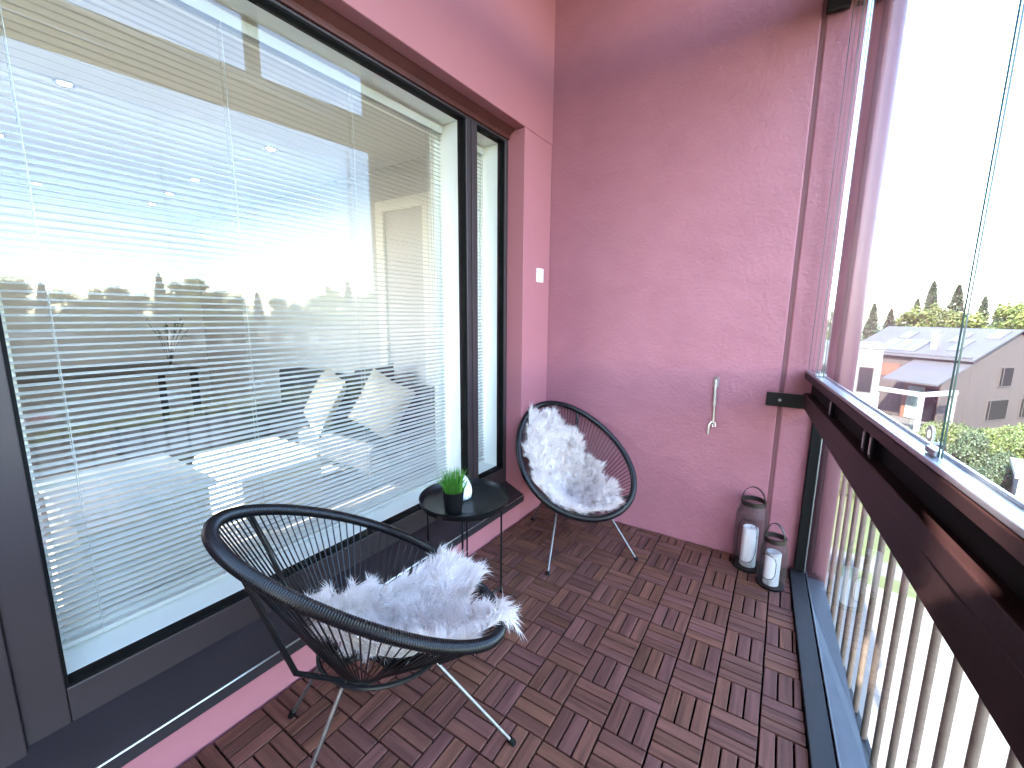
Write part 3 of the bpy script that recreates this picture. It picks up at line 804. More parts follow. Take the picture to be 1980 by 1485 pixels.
MB().tube([(-.145, -.105, .03), (-.105, .145, .03)], .0045, 8).build('stretcher', M_tray, t)
t = thing('potted_grass', 'bright green artificial grass in a matt black pot on the tray table', 'plant', (-1.262, -.118, .4925))
MB().lathe([(0, 0), (.036, 0), (.038, .003), (.050, .098), (.0515, .100), (.0485, .100), (.046, .088), (0, .088)], 40).build('pot', M_pot, t, smooth=True)
V, F = [], []
for k in range(300):
    a, rr = rng.uniform(0, 6.283), .040 * math.sqrt(rng.random())
    b = Vector((rr * math.cos(a), rr * math.sin(a), .086))
    ln = rng.uniform(.075, .125); lean = rng.uniform(.0, .40) * (.4 + rr / .040)
    d = Vector((math.cos(a + rng.gauss(0, .6)) * lean, math.sin(a + rng.gauss(0, .6)) * lean, 1)).normalized()
    sd = Vector((rng.gauss(0, 1), rng.gauss(0, 1), 0)).normalized() * rng.uniform(.0016, .0028)
    m_ = b + d * ln * .55; tp = m_ + (d + Vector((d.x, d.y, -.12)) * .7).normalized() * ln * .45
    i = len(V); V += [b - sd * .7, b + sd * .7, m_ + sd, m_ - sd, tp]; F += [(i, i + 1, i + 2, i + 3), (i + 3, i + 2, i + 4)]
tag(link('grass', mesh_np('grass', V, F), M_blade, t), kind='stuff')
t = thing('ceramic_vase', 'small white ribbed ceramic jar beside the black pot', 'vase', (-1.318, .012, .4925))
V, F = [], []; seg = 64
prof = [(.0, 0), (.034, 0), (.043, .008), (.047, .03), (.044, .055), (.034, .085), (.024, .104), (.020, .112), (.017, .112), (.018, .10), (0, .09)]
for r, z in prof:
    for k in range(seg):
        a = 2 * math.pi * k / seg; q = r * (1 + .05 * math.cos(16 * a) * (1 if .004 < z < .11 and r > .02 else 0)); V.append((q * math.cos(a), q * math.sin(a), z))
for i in range(len(prof) - 1):
    for k in range(seg): F.append((i * seg + k, i * seg + (k + 1) % seg, (i + 1) * seg + (k + 1) % seg, (i + 1) * seg + k))
link('body', mesh_np('body', V, F, True), M_ceram, t)

# ------------------------------------------------------------------ mesh lanterns with candles
def meshmat():
    m = bpy.data.materials.new('fine_wire_mesh'); m.use_nodes = True
    n, l = m.node_tree.nodes, m.node_tree.links
    b = n['Principled BSDF']; b.inputs['Base Color'].default_value = (.05, .035, .035, 1); b.inputs['Roughness'].default_value = .5; b.inputs['Metallic'].default_value = .4
    tr = n.new('ShaderNodeBsdfTransparent'); mx = n.new('ShaderNodeMixShader')
    tc = n.new('ShaderNodeTexCoord'); sp = n.new('ShaderNodeSeparateXYZ'); l.new(tc.outputs['UV'], sp.inputs[0])
    outs = []
    for sg in (1, -1):                        # two sets of slanting wires
        a = n.new('ShaderNodeMath'); a.operation = 'MULTIPLY_ADD'; a.inputs[1].default_value = sg * 1.0
        l.new(sp.outputs[1], a.inputs[0]); l.new(sp.outputs[0], a.inputs[2])
        f = n.new('ShaderNodeMath'); f.operation = 'FRACT'; l.new(a.outputs[0], f.inputs[0])
        g = n.new('ShaderNodeMath'); g.operation = 'LESS_THAN'; g.inputs[1].default_value = .24; l.new(f.outputs[0], g.inputs[0]); outs.append(g)
    mxm = n.new('ShaderNodeMath'); mxm.operation = 'MAXIMUM'; l.new(outs[0].outputs[0], mxm.inputs[0]); l.new(outs[1].outputs[0], mxm.inputs[1])
    l.new(mxm.outputs[0], mx.inputs[0]); l.new(tr.outputs[0], mx.inputs[1]); l.new(b.outputs[0], mx.inputs[2]); l.new(mx.outputs[0], n['Material Output'].inputs[0])
    return m
M_mesh = meshmat()
M_lan = mat('bronze_black_lantern', (.035, .028, .024), .4, .5, .2, 30)
def lantern(x, y, r, hb, rt, ht, hh, cr, ch, face, label):
    L = thing('lantern', label, 'lantern', (x, y, 0), 'mesh candle lanterns')
    MB().lathe([(0, 0), (r * .98, 0), (r * 1.02, .004), (r * 1.02, .012), (r * .96, .014), (0, .010)], 40).build('base', M_blackm, L, smooth=True)
    prof = [(r, .012), (r, hb * .5), (r, hb - .02), (r * .97, hb), (r * .88, hb + .015), (rt, ht - .012)]
    seg = 64; V, F = [], []
    for rr, z in prof:
        for k in range(seg):
            a = 2 * math.pi * k / seg; V.append((rr * math.cos(a), rr * math.sin(a), z))
    # arched opening on the front side: leave out the faces inside the arch
    uv = []
    zz = [p[1] for p in prof]
    V, F = [], []
    zs = np.concatenate([np.linspace(.012, hb, 22), np.linspace(hb, ht - .012, 5)[1:]])
    def rad(z): return np.interp(z, [p[1] for p in prof], [p[0] for p in prof])
    for z in zs:
        for k in range(seg):
            a = 2 * math.pi * k / seg; V.append((rad(z) * math.cos(a), rad(z) * math.sin(a), z))
    aw = .62; z0, z1 = .06, hb * .93
    def inside(a, z):
        d = (a - face + math.pi) % (2 * math.pi) - math.pi
        zc, hz = (z0 + z1) / 2, (z1 - z0) / 2
        return (abs(d) / aw) ** 3 + (abs(z - zc) / hz) ** 3 < 1
    for i in range(len(zs) - 1):
        for k in range(seg):
            if inside(2 * math.pi * (k + .5) / seg, (zs[i] + zs[i + 1]) / 2): continue
            F.append((i * seg + k, i * seg + (k + 1) % seg, (i + 1) * seg + (k + 1) % seg, (i + 1) * seg + k))
            for (kk, ii) in ((k, i), (k + 1, i), (k + 1, i + 1), (k, i + 1)): uv.append((kk / seg * 2 * math.pi * r / .0042, zs[ii] / .0042))
    me = mesh_np('mesh_body', V, F, True)
    ul = me.uv_layers.new(name='UVMap')
    ul.data.foreach_set('uv', np.array(uv, np.float32).ravel())
    link('mesh_body', me, M_mesh, L)
    arch = []
    for q in range(40):
        a = 2 * math.pi * q / 40; zc, hz = (z0 + z1) / 2, (z1 - z0) / 2
        u = math.copysign(abs(math.cos(a)) ** (2 / 3), math.cos(a)) * aw; v = math.copysign(abs(math.sin(a)) ** (2 / 3), math.sin(a)) * hz
        arch.append(((r + .001) * math.cos(face + u), (r + .001) * math.sin(face + u), zc + v))
    MB().tube(arch, .0016, 6, closed=True).build('opening_rim', M_blackm, L, smooth=True)
    MB().lathe([(rt - .004, ht - .014), (rt + .004, ht - .014), (rt + .004, ht + .010), (rt - .004, ht + .010), (rt - .004, ht - .014)], 40).build('collar', M_lan, L)
    hp = [(rt * 1.02 * math.cos(a_), 0, ht - .002 + (hh - ht) * math.sin(a_)) for a_ in np.linspace(0, math.pi, 21)]
    hm = MB()
    for (p, q) in zip(hp[:-1], hp[1:]):
        i = len(hm.v)
        for (pp, s_) in ((p, 1), (q, 1)):
            n_ = Vector((pp[0], 0, pp[2] - ht)).normalized() * .0018
            for yy in (-.0055, .0055):
                hm.v += [(pp[0] + n_.x, yy, pp[2] + n_.z), (pp[0] - n_.x, yy, pp[2] - n_.z)]
        hm.f += [(i, i + 2, i + 6, i + 4), (i + 1, i + 5, i + 7, i + 3), (i, i + 4, i + 5, i + 1), (i + 2, i + 3, i + 7, i + 6)]
    hm.build('handle', M_lan, L, M=Matrix.Rotation(face + R(rng.uniform(60, 100)), 4, 'Z'))
    c = thing('pillar_candle', 'white pillar candle inside the %s lantern' % ('taller' if hb > .25 else 'shorter'), 'candle', (x, y, .0105))
    MB().lathe([(0, 0), (cr, 0), (cr * 1.01, .004), (cr, .02), (cr, ch - .012), (cr * .96, ch - .003), (cr * .8, ch), (cr * .6, ch - .006), (0, ch - .007)], 40).build('wax', M_wax, c, smooth=True)
    MB().tube([(0, 0, ch - .008), (.001, 0, ch + .004)], .0012, 6).build('wick', M_black, c)
lantern(-.112, 1.052, .078, .325, .058, .385, .470, .040, .225, R(-100), 'taller black wire mesh lantern standing against the end wall')
lantern(.004, .925, .064, .205, .048, .262, .345, .036, .178, R(-112), 'shorter black wire mesh lantern with its strap handle, beside the border board')

# ------------------------------------------------------------------ garden and neighbourhood
def polar(az, d, z=GZ): return Vector((CAMP.x + d * math.sin(R(az)), CAMP.y + d * math.cos(R(az)), z))

def leaf_cloud(centres, radii, n, size, seed, flat=.8):
    g = np.random.default_rng(seed)
    centres = np.array(centres); radii = np.array(radii)
    w = radii ** 2; k = g.choice(len(radii), n, p=w / w.sum())
    d = g.normal(0, 1, (n, 3)); d /= np.linalg.norm(d, axis=1, keepdims=True)
    rr = radii[k] * (g.uniform(.45, 1.08, n))
    P = centres[k] + d * rr[:, None] * np.array([1, 1, flat])
    N = d + g.normal(0, .7, (n, 3)); N /= np.linalg.norm(N, axis=1, keepdims=True)
    T = np.cross(N, g.normal(0, 1, (n, 3))); T /= np.linalg.norm(T, axis=1, keepdims=True)
    B = np.cross(N, T); s = (size * g.uniform(.6, 1.3, n))[:, None]
    V = np.stack([P - T * s, P + B * s * .55, P + T * s, P - B * s * .55], 1).reshape(-1, 3)
    return V, np.arange(n * 4).reshape(n, 4)

def tree_meshes(seed, h=10.0, n=5000, size=.2, spread=1.0):
    g = random.Random(seed)
    cs, rs = [], []
    for k in range(30):
        z = h * g.uniform(.16, .93); f = 1 - abs(z / h - .48) / .60
        rad = h * .24 * max(.25, f) * spread; a = g.uniform(0, 6.28); q = rad * g.uniform(.2, 1)
        cs.append((q * math.cos(a), q * math.sin(a), z)); rs.append(h * g.uniform(.06, .12))
    V, F = leaf_cloud(cs, rs, n, size, seed)
    tr = MB().tube([(0, 0, -.1), (h * .01, 0, h * .35), (0, h * .012, h * .85)], [h * .022, h * .016, h * .004], 8)
    for c in cs[:9]:
        z = c[2] * .62; tr.tube([(0, 0, z), (c[0] * .55, c[1] * .55, (z + c[2]) / 2), c], [h * .008, h * .005, h * .002], 5)
    return mesh_np('crown', V, F), mesh_np('trunk', tr.v, tr.f)
def spruce_meshes(seed, h=13.0, n=5200):
    g = np.random.default_rng(seed)
    u = g.uniform(0, 1, n) ** 1.25; tier = np.floor(u * 23) / 23 + g.normal(0, .016, n)
    z = h * (.12 + .88 * np.clip(tier, 0, 1)); wmax = h * .17 * (1 - np.clip(tier, 0, 1)) ** .85 + .05
    nb = 9; br = g.integers(0, nb, n); a = br * 2 * math.pi / nb + tier * 23 + g.normal(0, .16, n)
    q = wmax * np.sqrt(g.uniform(.02, 1, n)) * (1 + .18 * np.sin(7 * a + 11 * tier))
    P = np.stack([q * np.cos(a), q * np.sin(a), z - q * .38], 1)
    D = np.stack([np.cos(a), np.sin(a), -.45 + g.normal(0, .2, n)], 1); D /= np.linalg.norm(D, axis=1, keepdims=True)
    S = np.cross(D, g.normal(0, 1, (n, 3))); S /= np.linalg.norm(S, axis=1, keepdims=True)
    s = (.27 * g.uniform(.6, 1.2, n) * h / 13)[:, None]
    V = np.stack([P - D * s, P + S * s * .34, P + D * s, P - S * s * .34], 1).reshape(-1, 3)
    tr = MB().tube([(0, 0, -.1), (0, 0, h * .5), (0, 0, h * .99)], [h * .016, h * .010, h * .002], 8)
    return mesh_np('crown', V, np.arange(n * 4).reshape(n, 4)), mesh_np('trunk', tr.v, tr.f)
M_bark = mat('tree_bark', (.06, .048, .04), .9, 0, .3, 3)
M_birch = mat('birch_bark', (.35, .34, .32), .85, 0, .35, 6)
M_leafA = leafmat('leaf_yellow_green', (.078, .090, .016), (.044, .062, .012))
M_leafB = leafmat('leaf_mid_green', (.060, .088, .020), (.033, .056, .013))
M_leafP = leafmat('leaf_brightened', (.12, .14, .035), (.09, .115, .026))  # leaf colour lightened to look sunlit in the window reflection
M_leafS = leafmat('spruce_needles', (.032, .052, .024), (.018, .032, .016))
M_leafH = leafmat('shrub_leaf', (.082, .10, .02), (.042, .062, .014))
variants = {'deciduous': [tree_meshes(20 + k, 10, 5600, .17, 1 + .15 * (k % 2)) for k in range(4)], 'spruce': [spruce_meshes(40 + k) for k in range(3)]}
used = set()
def put_tree(kind, az, d, top_el, variant, m, label, group, bark=M_bark):
    base = polar(az, d)
    ztop = CAMP.z + d * math.tan(R(top_el)); h = ztop - GZ
    cm, tm = variants[kind][variant % len(variants[kind])]
    h0 = 10 if kind == 'deciduous' else 13
    s = h / h0 * (1.04 if kind == 'deciduous' else 1)
    sx = s * (rng.uniform(.85, 1.15) if kind == 'deciduous' else rng.uniform(.9, 1.1))
    t = thing('spruce_tree' if kind == 'spruce' else 'leafy_tree', label, 'tree', Matrix.Translation(base) @ Matrix.Rotation(rng.uniform(0, 6.28), 4, 'Z') @ Matrix.Diagonal((sx, sx, s, 1)), group)
    for nm, me, mm in (('crown', cm, m), ('trunk', tm, bark)):
        o = bpy.data.objects.new(nm, me); COL.objects.link(o); o.parent = t
        if not me.materials: me.materials.append(mm)
        o.material_slots[0].link = 'OBJECT'; o.material_slots[0].material = mm
DCP = 'green leafy tree with leaves coloured brighter as if sunlit in the tree line beyond the carport'
SPL, DCL, DCB = 'dark pointed spruce in the tree line behind the houses', 'yellow green leafy tree in the tree line behind the houses', 'mid green leafy tree in the tree line behind the houses'
put_tree('spruce', 7.35, 66, 1.6, 0, M_leafS, SPL, 'spruces behind the houses')
put_tree('spruce', 8.7, 68, 1.0, 1, M_leafS, SPL, 'spruces behind the houses')
put_tree('spruce', 11.45, 84, 3.6, 2, M_leafS, SPL, 'spruces behind the houses')
put_tree('spruce', 13.15, 84, 3.2, 0, M_leafS, SPL, 'spruces behind the houses')
put_tree('spruce', 10.5, 80, 1.9, 1, M_leafS, SPL, 'spruces behind the houses')
put_tree('spruce', 14.9, 80, 2.1, 2, M_leafS, SPL, 'spruces behind the houses')
put_tree('spruce', 15.9, 78, 1.4, 1, M_leafS, SPL, 'spruces behind the houses')
for az, el in ((9.5, .3), (10.6, .9), (11.9, 1.3), (12.9, 1.2), (14.0, .8), (16.6, 1.3), (17.7, 1.7), (18.7, 1.9), (19.8, 1.8), (4.5, .9), (2.5, .8)):
    put_tree('deciduous', az, rng.uniform(62, 74), el, int(az * 10) % 4, M_leafA, DCL, 'leafy trees behind the houses')
az = 21.5; k = 0
while az < 96:                                # the tree line goes on round the houses and shows mirrored in the window
    el = 2.3 + .8 * math.sin(az * .37) + rng.uniform(-.5, .6)
    if k % 5 == 3: put_tree('spruce', az, rng.uniform(84, 92), el + .6, k, M_leafS, SPL, 'spruces behind the houses')
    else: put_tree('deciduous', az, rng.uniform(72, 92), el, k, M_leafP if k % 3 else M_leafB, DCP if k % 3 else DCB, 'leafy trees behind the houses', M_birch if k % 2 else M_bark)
    az += rng.uniform(1.5, 2.2); k += 1

# grey wooden house with metal roof, lean-to and white pergola
M_wood = boards('weathered_grey_boards', (.0235, .0172, .0138), (.0155, .0112, .0092), 6)
M_roof = mat('grey_metal_roof', (.034, .034, .038), .55, .2, .08, .8)
M_panel = mat('solar_panel_glass', (.055, .057, .066), .15, .3, .05, 2)
M_dwin = mat('dark_window_pane', (.004, .005, .006), .25, 0, .3, 1.2, spec=.12)
M_wpaint = mat('white_paint', (.12, .12, .12), .6, 0, .04, 2)
M_orange = boards('orange_wood', (.065, .022, .009), (.05, .017, .007), 5)
M_curt = mat('pale_curtain', (.09, .115, .11), .8, 0, .1, 2)
M_cube = mat('pale_blue_render', (.050, .062, .071), .8, 0, .05, 1)
M_deckg = mat('grey_terrace_boards', (.05, .046, .043), .8, 0, .2, 3)
P1 = polar(14.9, 42, 0); e1 = Vector((-.757, .654, 0)).normalized(); e2 = Vector((.654, .757, 0)).normalized()
HM = Matrix(((-e1.x, e2.x, 0, P1.x), (-e1.y, e2.y, 0, P1.y), (0, 0, 1, 0), (0, 0, 0, 1)))   # local x: towards the gable end, y: depth
H = thing('wooden_house', 'weathered grey wooden house with grey metal roof and white pergola', 'house', HM)
LH, DH, ZE, ZR = 7.9, 8.7, -1.32, .56
w = MB().prism([(0, GZ), (DH, GZ), (DH, ZE), (DH / 2, ZR - .12), (0, ZE)], 'x', -LH, 0)
w.build('wall', M_wood, H)
rf = MB()
for (ya, za, yb, zb) in ((-.35, ZE - .15, DH / 2, ZR), (DH + .35, ZE - .15, DH / 2, ZR)):
    rf.add([(-LH - .2, ya, za), (.18, ya, za), (.18, yb, zb), (-LH - .2, yb, zb), (-LH - .2, ya, za + .12), (.18, ya, za + .12), (.18, yb, zb + .12), (-LH - .2, yb, zb + .12)],
           [(0, 1, 2, 3), (7, 6, 5, 4), (0, 4, 5, 1), (1, 5, 6, 2), (2, 6, 7, 3), (3, 7, 4, 0)])
roof = rf.build('roof', M_roof, H)
def on_roof(nm, m, x0, x1, s0, s1, th=.08, lift=.125):
    def pt(s): return (-.35 + s * (DH / 2 + .35), ZE - .15 + s * (ZR - ZE + .15))
    ya, za = pt(s0); yb, zb = pt(s1); b = MB()
    b.add([(x, y, z + l) for l in (lift, lift + th) for (y, z) in ((ya, za), (yb, zb)) for x in (x0, x1)],
          [(0, 2, 3, 1), (4, 5, 7, 6), (0, 1, 5, 4), (2, 6, 7, 3), (0, 4, 6, 2), (1, 3, 7, 5)])
    return b.build(nm, m, roof)
for k in range(3): on_roof('solar_panel', M_panel, -6.2 + k * .9, -5.34 + k * .9, .12, .50)
on_roof('skylight', M_panel, -6.0, -5.2, .55, .78); on_roof('skylight', M_panel, -2.6, -1.9, .50, .80); on_roof('skylight', M_panel, -1.9, -1.25, .22, .58); on_roof('skylight', M_panel, -1.0, -.2, .66, .92)
on_roof('snow_guard', M_roof, -LH, .0, .02, .045, .10, .16)
ch = MB().box(-2.95, -2.55, .75, 1.15, -1.4, .42).build('chimney', mat('dark_flue', (.10, .10, .11), .5, .4), roof)
MB().box(-3.0, -2.5, .70, 1.20, .43, .50).build('chimney_cap', MATS['dark_flue'], roof)
def gable_win(y0, y1, z0, z1):
    f = MB().box(.002, .05, y0, y1, z0, z1).build('window', M_wood, H)
    MB().box(.051, .06, y0 + .09, y1 - .09, z0 + .09, z1 - .09).build('window_pane', M_dwin, f)
    MB().box(.062, .075, y0 + .30, y0 + .36, z0 + .09, z1 - .09).build('mullion', M_wood, f)
gable_win(3.0, 4.5, -3.35, -1.9); gable_win(6.2, 7.4, -3.35, -1.9); gable_win(2.2, 4.6, -5.75, -4.2); gable_win(6.0, 7.6, -5.75, -4.2)
# lean-to
lt = MB()
lt.add([(-3.3, -3.15, -3.05), (.0, -3.15, -3.05), (.0, .0, -1.72), (-3.3, .0, -1.72), (-3.3, -3.15, -2.93), (.0, -3.15, -2.93), (.0, .0, -1.60), (-3.3, .0, -1.60)],
       [(0, 1, 2, 3), (7, 6, 5, 4), (0, 4, 5, 1), (1, 5, 6, 2), (2, 6, 7, 3), (3, 7, 4, 0)])
lt.build('lean_to_roof', M_roof, H)
MB().prism([(-2.7, GZ), (-.002, GZ), (-.002, -1.74), (-2.7, -2.88)], 'x', -.12, -.02).build('side_wall', M_wood, H)
MB().box(-3.2, -.121, -.9, -.75, GZ + .35, -2.3).build('porch_wall', M_orange, H)
MB().box(-2.9, -1.9, -.96, -.905, GZ + .4, -3.5).build('curtain', M_curt, H)
MB().box(-1.85, -1.0, -.96, -.905, GZ + .4, -3.5).build('porch_door', M_dwin, H)
MB().box(-3.6, -.13, -5.3, -.95, GZ, GZ + .35).build('terrace', M_deckg, H)
for k in range(3): MB().box(-4.2 - .3 * k, -3.61 - .3 * k if k else -3.605, -4.6, -1.5, GZ, GZ + .26 - .08 * k).build('step', M_deckg, H)
MB().box(-6.5, -4.2, -.06, -.005, -3.1, -2.1).build('orange_panel', M_orange, H)
Mloc = HM.inverted() @ polar(11.9, 36, 0)
pg = (Mloc.x, Mloc.y)
for (dx, dy) in ((0, 0), (-2.5, 0), (0, 3.0)):
    MB().box(pg[0] + dx - .11, pg[0] + dx + .11, pg[1] + dy - .11, pg[1] + dy + .11, GZ, -3.42).build('pergola_post', M_wpaint, H)
MB().box(pg[0] - 2.7, pg[0] + .15, pg[1] - .1, pg[1] + .1, -3.415, -3.14).build('pergola_beam', M_wpaint, H)
MB().box(pg[0] - .1, pg[0] + .1, pg[1] + .101, pg[1] + 3.2, -3.415, -3.14).build('pergola_beam', M_wpaint, H)
# pale cubic house in front of it
HC = Matrix.Translation(polar(8.60, 33, 0)) @ Matrix.Rotation(R(-6), 4, 'Z')
t = thing('cubic_house', 'pale blue flat roofed cubic house beside the wooden house', 'house', HC)
MB().box(-6, 0, 0, 6.5, GZ, -.42).build('wall', M_cube, t)
MB().box(-6.1, .06, -.06, 6.6, -.419, -.30).build('roof', mat('dark_roof_edge', (.05, .05, .055), .6), t)
for (x0, x1, z0, z1) in ((-1.05, -.28, -3.1, -1.5), (-.95, -.30, -5.2, -4.3), (-3.5, -2.2, -3.1, -1.5)):
    f = MB().box(x0, x1, -.03, -.002, z0, z1).build('window', mat('dark_frame', (.03, .03, .03), .5), t)
    MB().box(x0 + .06, x1 - .06, -.04, -.031, z0 + .06, z1 - .06).build('window_pane', M_dwin, f)

# shrubs
def shrub_mesh(seed, n):
    g = random.Random(seed); cs, rs = [], []
    for k in range(22):
        a = g.uniform(0, 6.28); q = g.uniform(0, .9); z = g.uniform(.25, 1.15) * (1 - .4 * q)
        cs.append((q * math.cos(a), q * math.sin(a), z)); rs.append(g.uniform(.18, .38))
    V, F = leaf_cloud(cs, rs, n, .036, seed, .9)
    st = MB()
    for c in cs[:12]: st.tube([(c[0] * .15, c[1] * .15, -.05), (c[0] * .6, c[1] * .6, c[2] * .6), c], [.025, .015, .006], 5)
    return mesh_np('foliage', V, F), mesh_np('stem', st.v, st.f)
SH = [shrub_mesh(60 + k, 13000) for k in range(3)]
M_leafD = leafmat('shrub_dark_leaf', (.035, .055, .022), (.02, .034, .014))
def shrub(az, d, w, h, m, label, k, group='garden shrubs'):
    t = thing('shrub', label, 'shrub', Matrix.Translation(polar(az, d)) @ Matrix.Rotation(rng.uniform(0, 6.28), 4, 'Z') @ Matrix.Diagonal((w, w, h / 1.35, 1)), group)
    for nm, me, mm in zip(('foliage', 'stem'), SH[k % 3], (m, M_bark)):
        o = bpy.data.objects.new(nm, me); COL.objects.link(o); o.parent = t
        if not me.materials: me.materials.append(mm)
        o.material_slots[0].link = 'OBJECT'; o.material_slots[0].material = mm
SB, SD = 'bright green garden shrub growing in front of the wooden house', 'dark green garden shrub growing in front of the wooden house'
for q, (az, d, w, h, m, lb) in enumerate(((13.2, 30, 1.3, 2.9, M_leafH, SB), (11.9, 30, 1.1, 2.0, M_leafH, SB), (14.6, 30, 1.2, 2.5, M_leafH, SB), (10.9, 29.5, .8, 1.4, M_leafH, SB), (12.6, 27.5, 1.2, 1.5, M_leafH, SB),
        (15.9, 28.5, 1.4, 2.6, M_leafD, SD), (16.8, 25.5, 1.3, 1.9, M_leafD, SD), (15.0, 26.5, 1.2, 1.5, M_leafD, SD), (18.6, 28, 1.5, 2.9, M_leafH, SB), (20.3, 28, 1.5, 2.8, M_leafH, SB), (17.6, 27.0, 1.2, 2.5, M_leafD, SD), (18.5, 26, 1.2, 1.8, M_leafD, SD), (16.6, 33, 1.5, 2.3, M_leafH, SB), (18.0, 34, 1.6, 2.4, M_leafH, SB), (19.6, 34, 1.6, 2.6, M_leafH, SB), (21.5, 33, 1.7, 2.8, M_leafH, SB))):
    shrub(az, d, w, h, m, lb, q)
# low hedge behind the lawn strip, garden shed
for q in range(9):
    shrub(4.2 + q * 1.35, 23.3 - .05 * q, 1.0, 1.15, M_leafH if q % 3 else M_leafB, 'low clipped hedge plant along the edge of the lawn', q, 'hedge plants by the lawn')
S_ = thing('garden_shed', 'small white trimmed garden shed beside the dark shrubs', 'shed', Matrix.Translation(polar(19.0, 23.5)) @ Matrix.Rotation(R(-14), 4, 'Z'))
MB().box(0, 2.2, 0, 2.4, 0, 2.0).build('wall', mat('shed_grey_wall', (.055, .052, .052), .8, 0, .1, 3), S_)
MB().box(-.15, 2.4, -.15, 2.6, 2.001, 2.16).build('roof', M_wpaint, S_)
MB().box(-.04, .10, -.05, -.002, .0, 1.99).build('corner_board', M_wpaint, S_)
MB().box(.5, 1.4, -.04, -.002, .05, 1.9).build('door', M_wpaint, S_)

# carport with parked cars across the road (shows mirrored in the window)
M_cport = mat('dark_carport_boards', (.020, .019, .020), .7, 0, .2, 3)
CPM = Matrix.Translation((40, 3.0, GZ)) @ Matrix.Rotation(R(-12), 4, 'Z')
t = thing('carport', 'long dark flat roofed carport across the road', 'carport', CPM)
MB().box(-3.2, 3.4, -3, 24, 3.35, 3.85).build('roof', M_cport, t)
MB().box(3.1, 3.3, -3, 24, 0, 3.349).build('back_wall', M_cport, t)
for k in range(8): MB().box(-3.0, -2.8, -2.8 + k * 3.8, -2.6 + k * 3.8, 0, 3.349).build('post', M_cport, t)
for k in (0, 3, 5): MB().box(-2.9, 3.0, -2.7 + k * 3.8 + .11, -2.62 + k * 3.8 + .11, .05, 3.3).build('divider', mat('grey_divider', (.10, .12, .12), .8), t)
def car(x, y, rz, col, nm, label):
    c = thing('parked_car', label, 'car', CPM @ Matrix.Translation((x, y, 0)) @ Matrix.Rotation(rz, 4, 'Z'), 'cars parked in the carport')
    m = mat('car_paint_' + nm, col, .25, .2, .03, 3)
    body = [(-2.15, .32), (2.12, .32), (2.2, .55), (2.1, .82), (1.15, .95), (.55, 1.42), (-1.0, 1.46), (-1.75, 1.02), (-2.15, .92), (-2.22, .6)]
    MB().prism(body, 'y', -.86, .86).build('body', m, c, bevel=.05)
    for s_ in (-1, 1):
        MB().prism([(.98, .97), (.5, 1.36), (-.95, 1.39), (-1.5, 1.02)], 'y', s_ * .862, s_ * .87).build('side_window', M_dwin, c)
        MB().box(2.14, 2.2, s_ * .72 - .15, s_ * .72 + .15, .62, .76).build('headlight', M_plast, c)
    MB().add([(1.14, -.72, .98), (1.14, .72, .98), (.60, .66, 1.40), (.60, -.66, 1.40)], [(0, 1, 2, 3)]).build('windscreen', M_dwin, c, M=Matrix.Translation((.03, 0, .02)))
    for sx in (-1.32, 1.36):
        for sy in (-.80, .80):
            wl = MB().lathe([(0, -.1), (.30, -.1), (.33, -.06), (.33, .06), (.30, .1), (0, .1)], 20).build('wheel', M_black, c, M=Matrix.Translation((sx, sy, .33)) @ Matrix.Rotation(R(90), 4, 'X'))
            MB().lathe([(0, -.11), (.19, -.105), (.19, .105), (0, .11)], 16).build('rim', M_chr, wl)
car(-.2, -.9, R(180), (.42, .02, .03), 'red', 'red hatchback parked at the end of the dark carport')
car(-.1, 6.6, R(178), (.55, .55, .55), 'white', 'white car parked under the middle of the dark carport')
car(-.2, 14.2, R(182), (.06, .07, .09), 'dark', 'dark blue car parked under the dark carport')
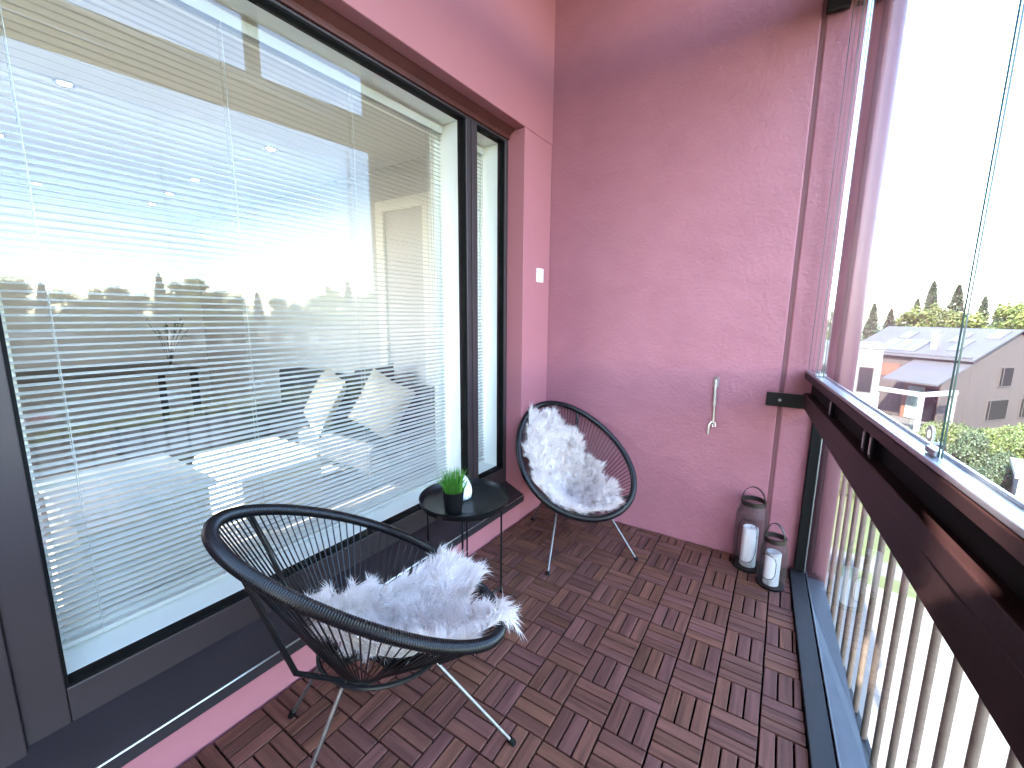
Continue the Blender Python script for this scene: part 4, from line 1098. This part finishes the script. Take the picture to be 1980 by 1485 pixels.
# white terraced houses and a cream house beyond the carport
M_wr = mat('white_render', (.20, .20, .195), .8, 0, .04, 1)
def house(name, label, x, y, rz, w, d, h, m, wins):
    t = thing(name, label, 'house', Matrix.Translation((x, y, GZ)) @ Matrix.Rotation(rz, 4, 'Z'))
    MB().box(0, d, -w / 2, w / 2, 0, h).build('wall', m, t)
    MB().box(-.3, d + .3, -w / 2 - .3, w / 2 + .3, h + .001, h + .3).build('roof', MATS['dark_roof_edge'], t)
    for k in range(wins):
        yy = -w / 2 + w * (k + .5) / wins
        for z0 in ([1.0] if h < 4 else [.9, 3.6]):
            f = MB().box(-.03, -.002, yy - .8, yy + .8, z0, z0 + 1.5).build('window', MATS['dark_frame'], t)
            MB().box(-.045, -.031, yy - .72, yy + .72, z0 + .08, z0 + 1.42).build('window_pane', M_dwin, f)
house('white_house', 'white rendered two storey house beyond the carport', 57, 20, R(12), 8, 8, 5.3, M_wr, 3)
house('white_house', 'wide white rendered house with four windows a side beyond the carport', 54, 31, R(20), 12, 8, 5.2, M_wr, 4)
house('cream_house', 'cream rendered house beside the asphalt road', 56, 3.5, R(0), 10, 8, 4.9, mat('cream_render', (.17, .14, .10), .8, 0, .05, 1), 3)
house('grey_house', 'low grey house with a long roof near the trees', 34, 46, R(40), 14, 8, 3.4, mat('grey_render', (.07, .07, .075), .8, 0, .05, 1), 4)
# street lamps and young yard trees
for (x, y) in ((22.5, 12), (23.5, 24)):
    t = thing('street_lamp', 'slender curved steel street lamp beside the asphalt road', 'street lamp', (x, y, GZ), 'street lamps')
    MB().tube([(0, 0, 0), (0, 0, 3.6), (.15, 0, 4.3), (.6, 0, 4.7), (1.2, 0, 4.75)], [.06, .05, .045, .04, .035], 10).build('pole', M_chr, t, smooth=True)
    MB().box(1.1, 1.7, -.1, .1, 4.70, 4.80).build('lamp_head', M_chr, t)
for q, (x, y) in enumerate(((17.5, 7.4), (20.5, 9.4), (14.8, 6.0), (19.0, 12.4))):
    t = thing('young_tree', 'young slender tree planted by the red paved court', 'tree', Matrix.Translation((x, y, GZ)) @ Matrix.Diagonal((.42, .42, .36, 1)), 'young yard trees')
    for nm, me, mm in zip(('crown', 'trunk'), variants['deciduous'][q % 4], (M_leafB, M_bark)):
        o = bpy.data.objects.new(nm, me); COL.objects.link(o); o.parent = t
        o.material_slots[0].link = 'OBJECT'; o.material_slots[0].material = mm
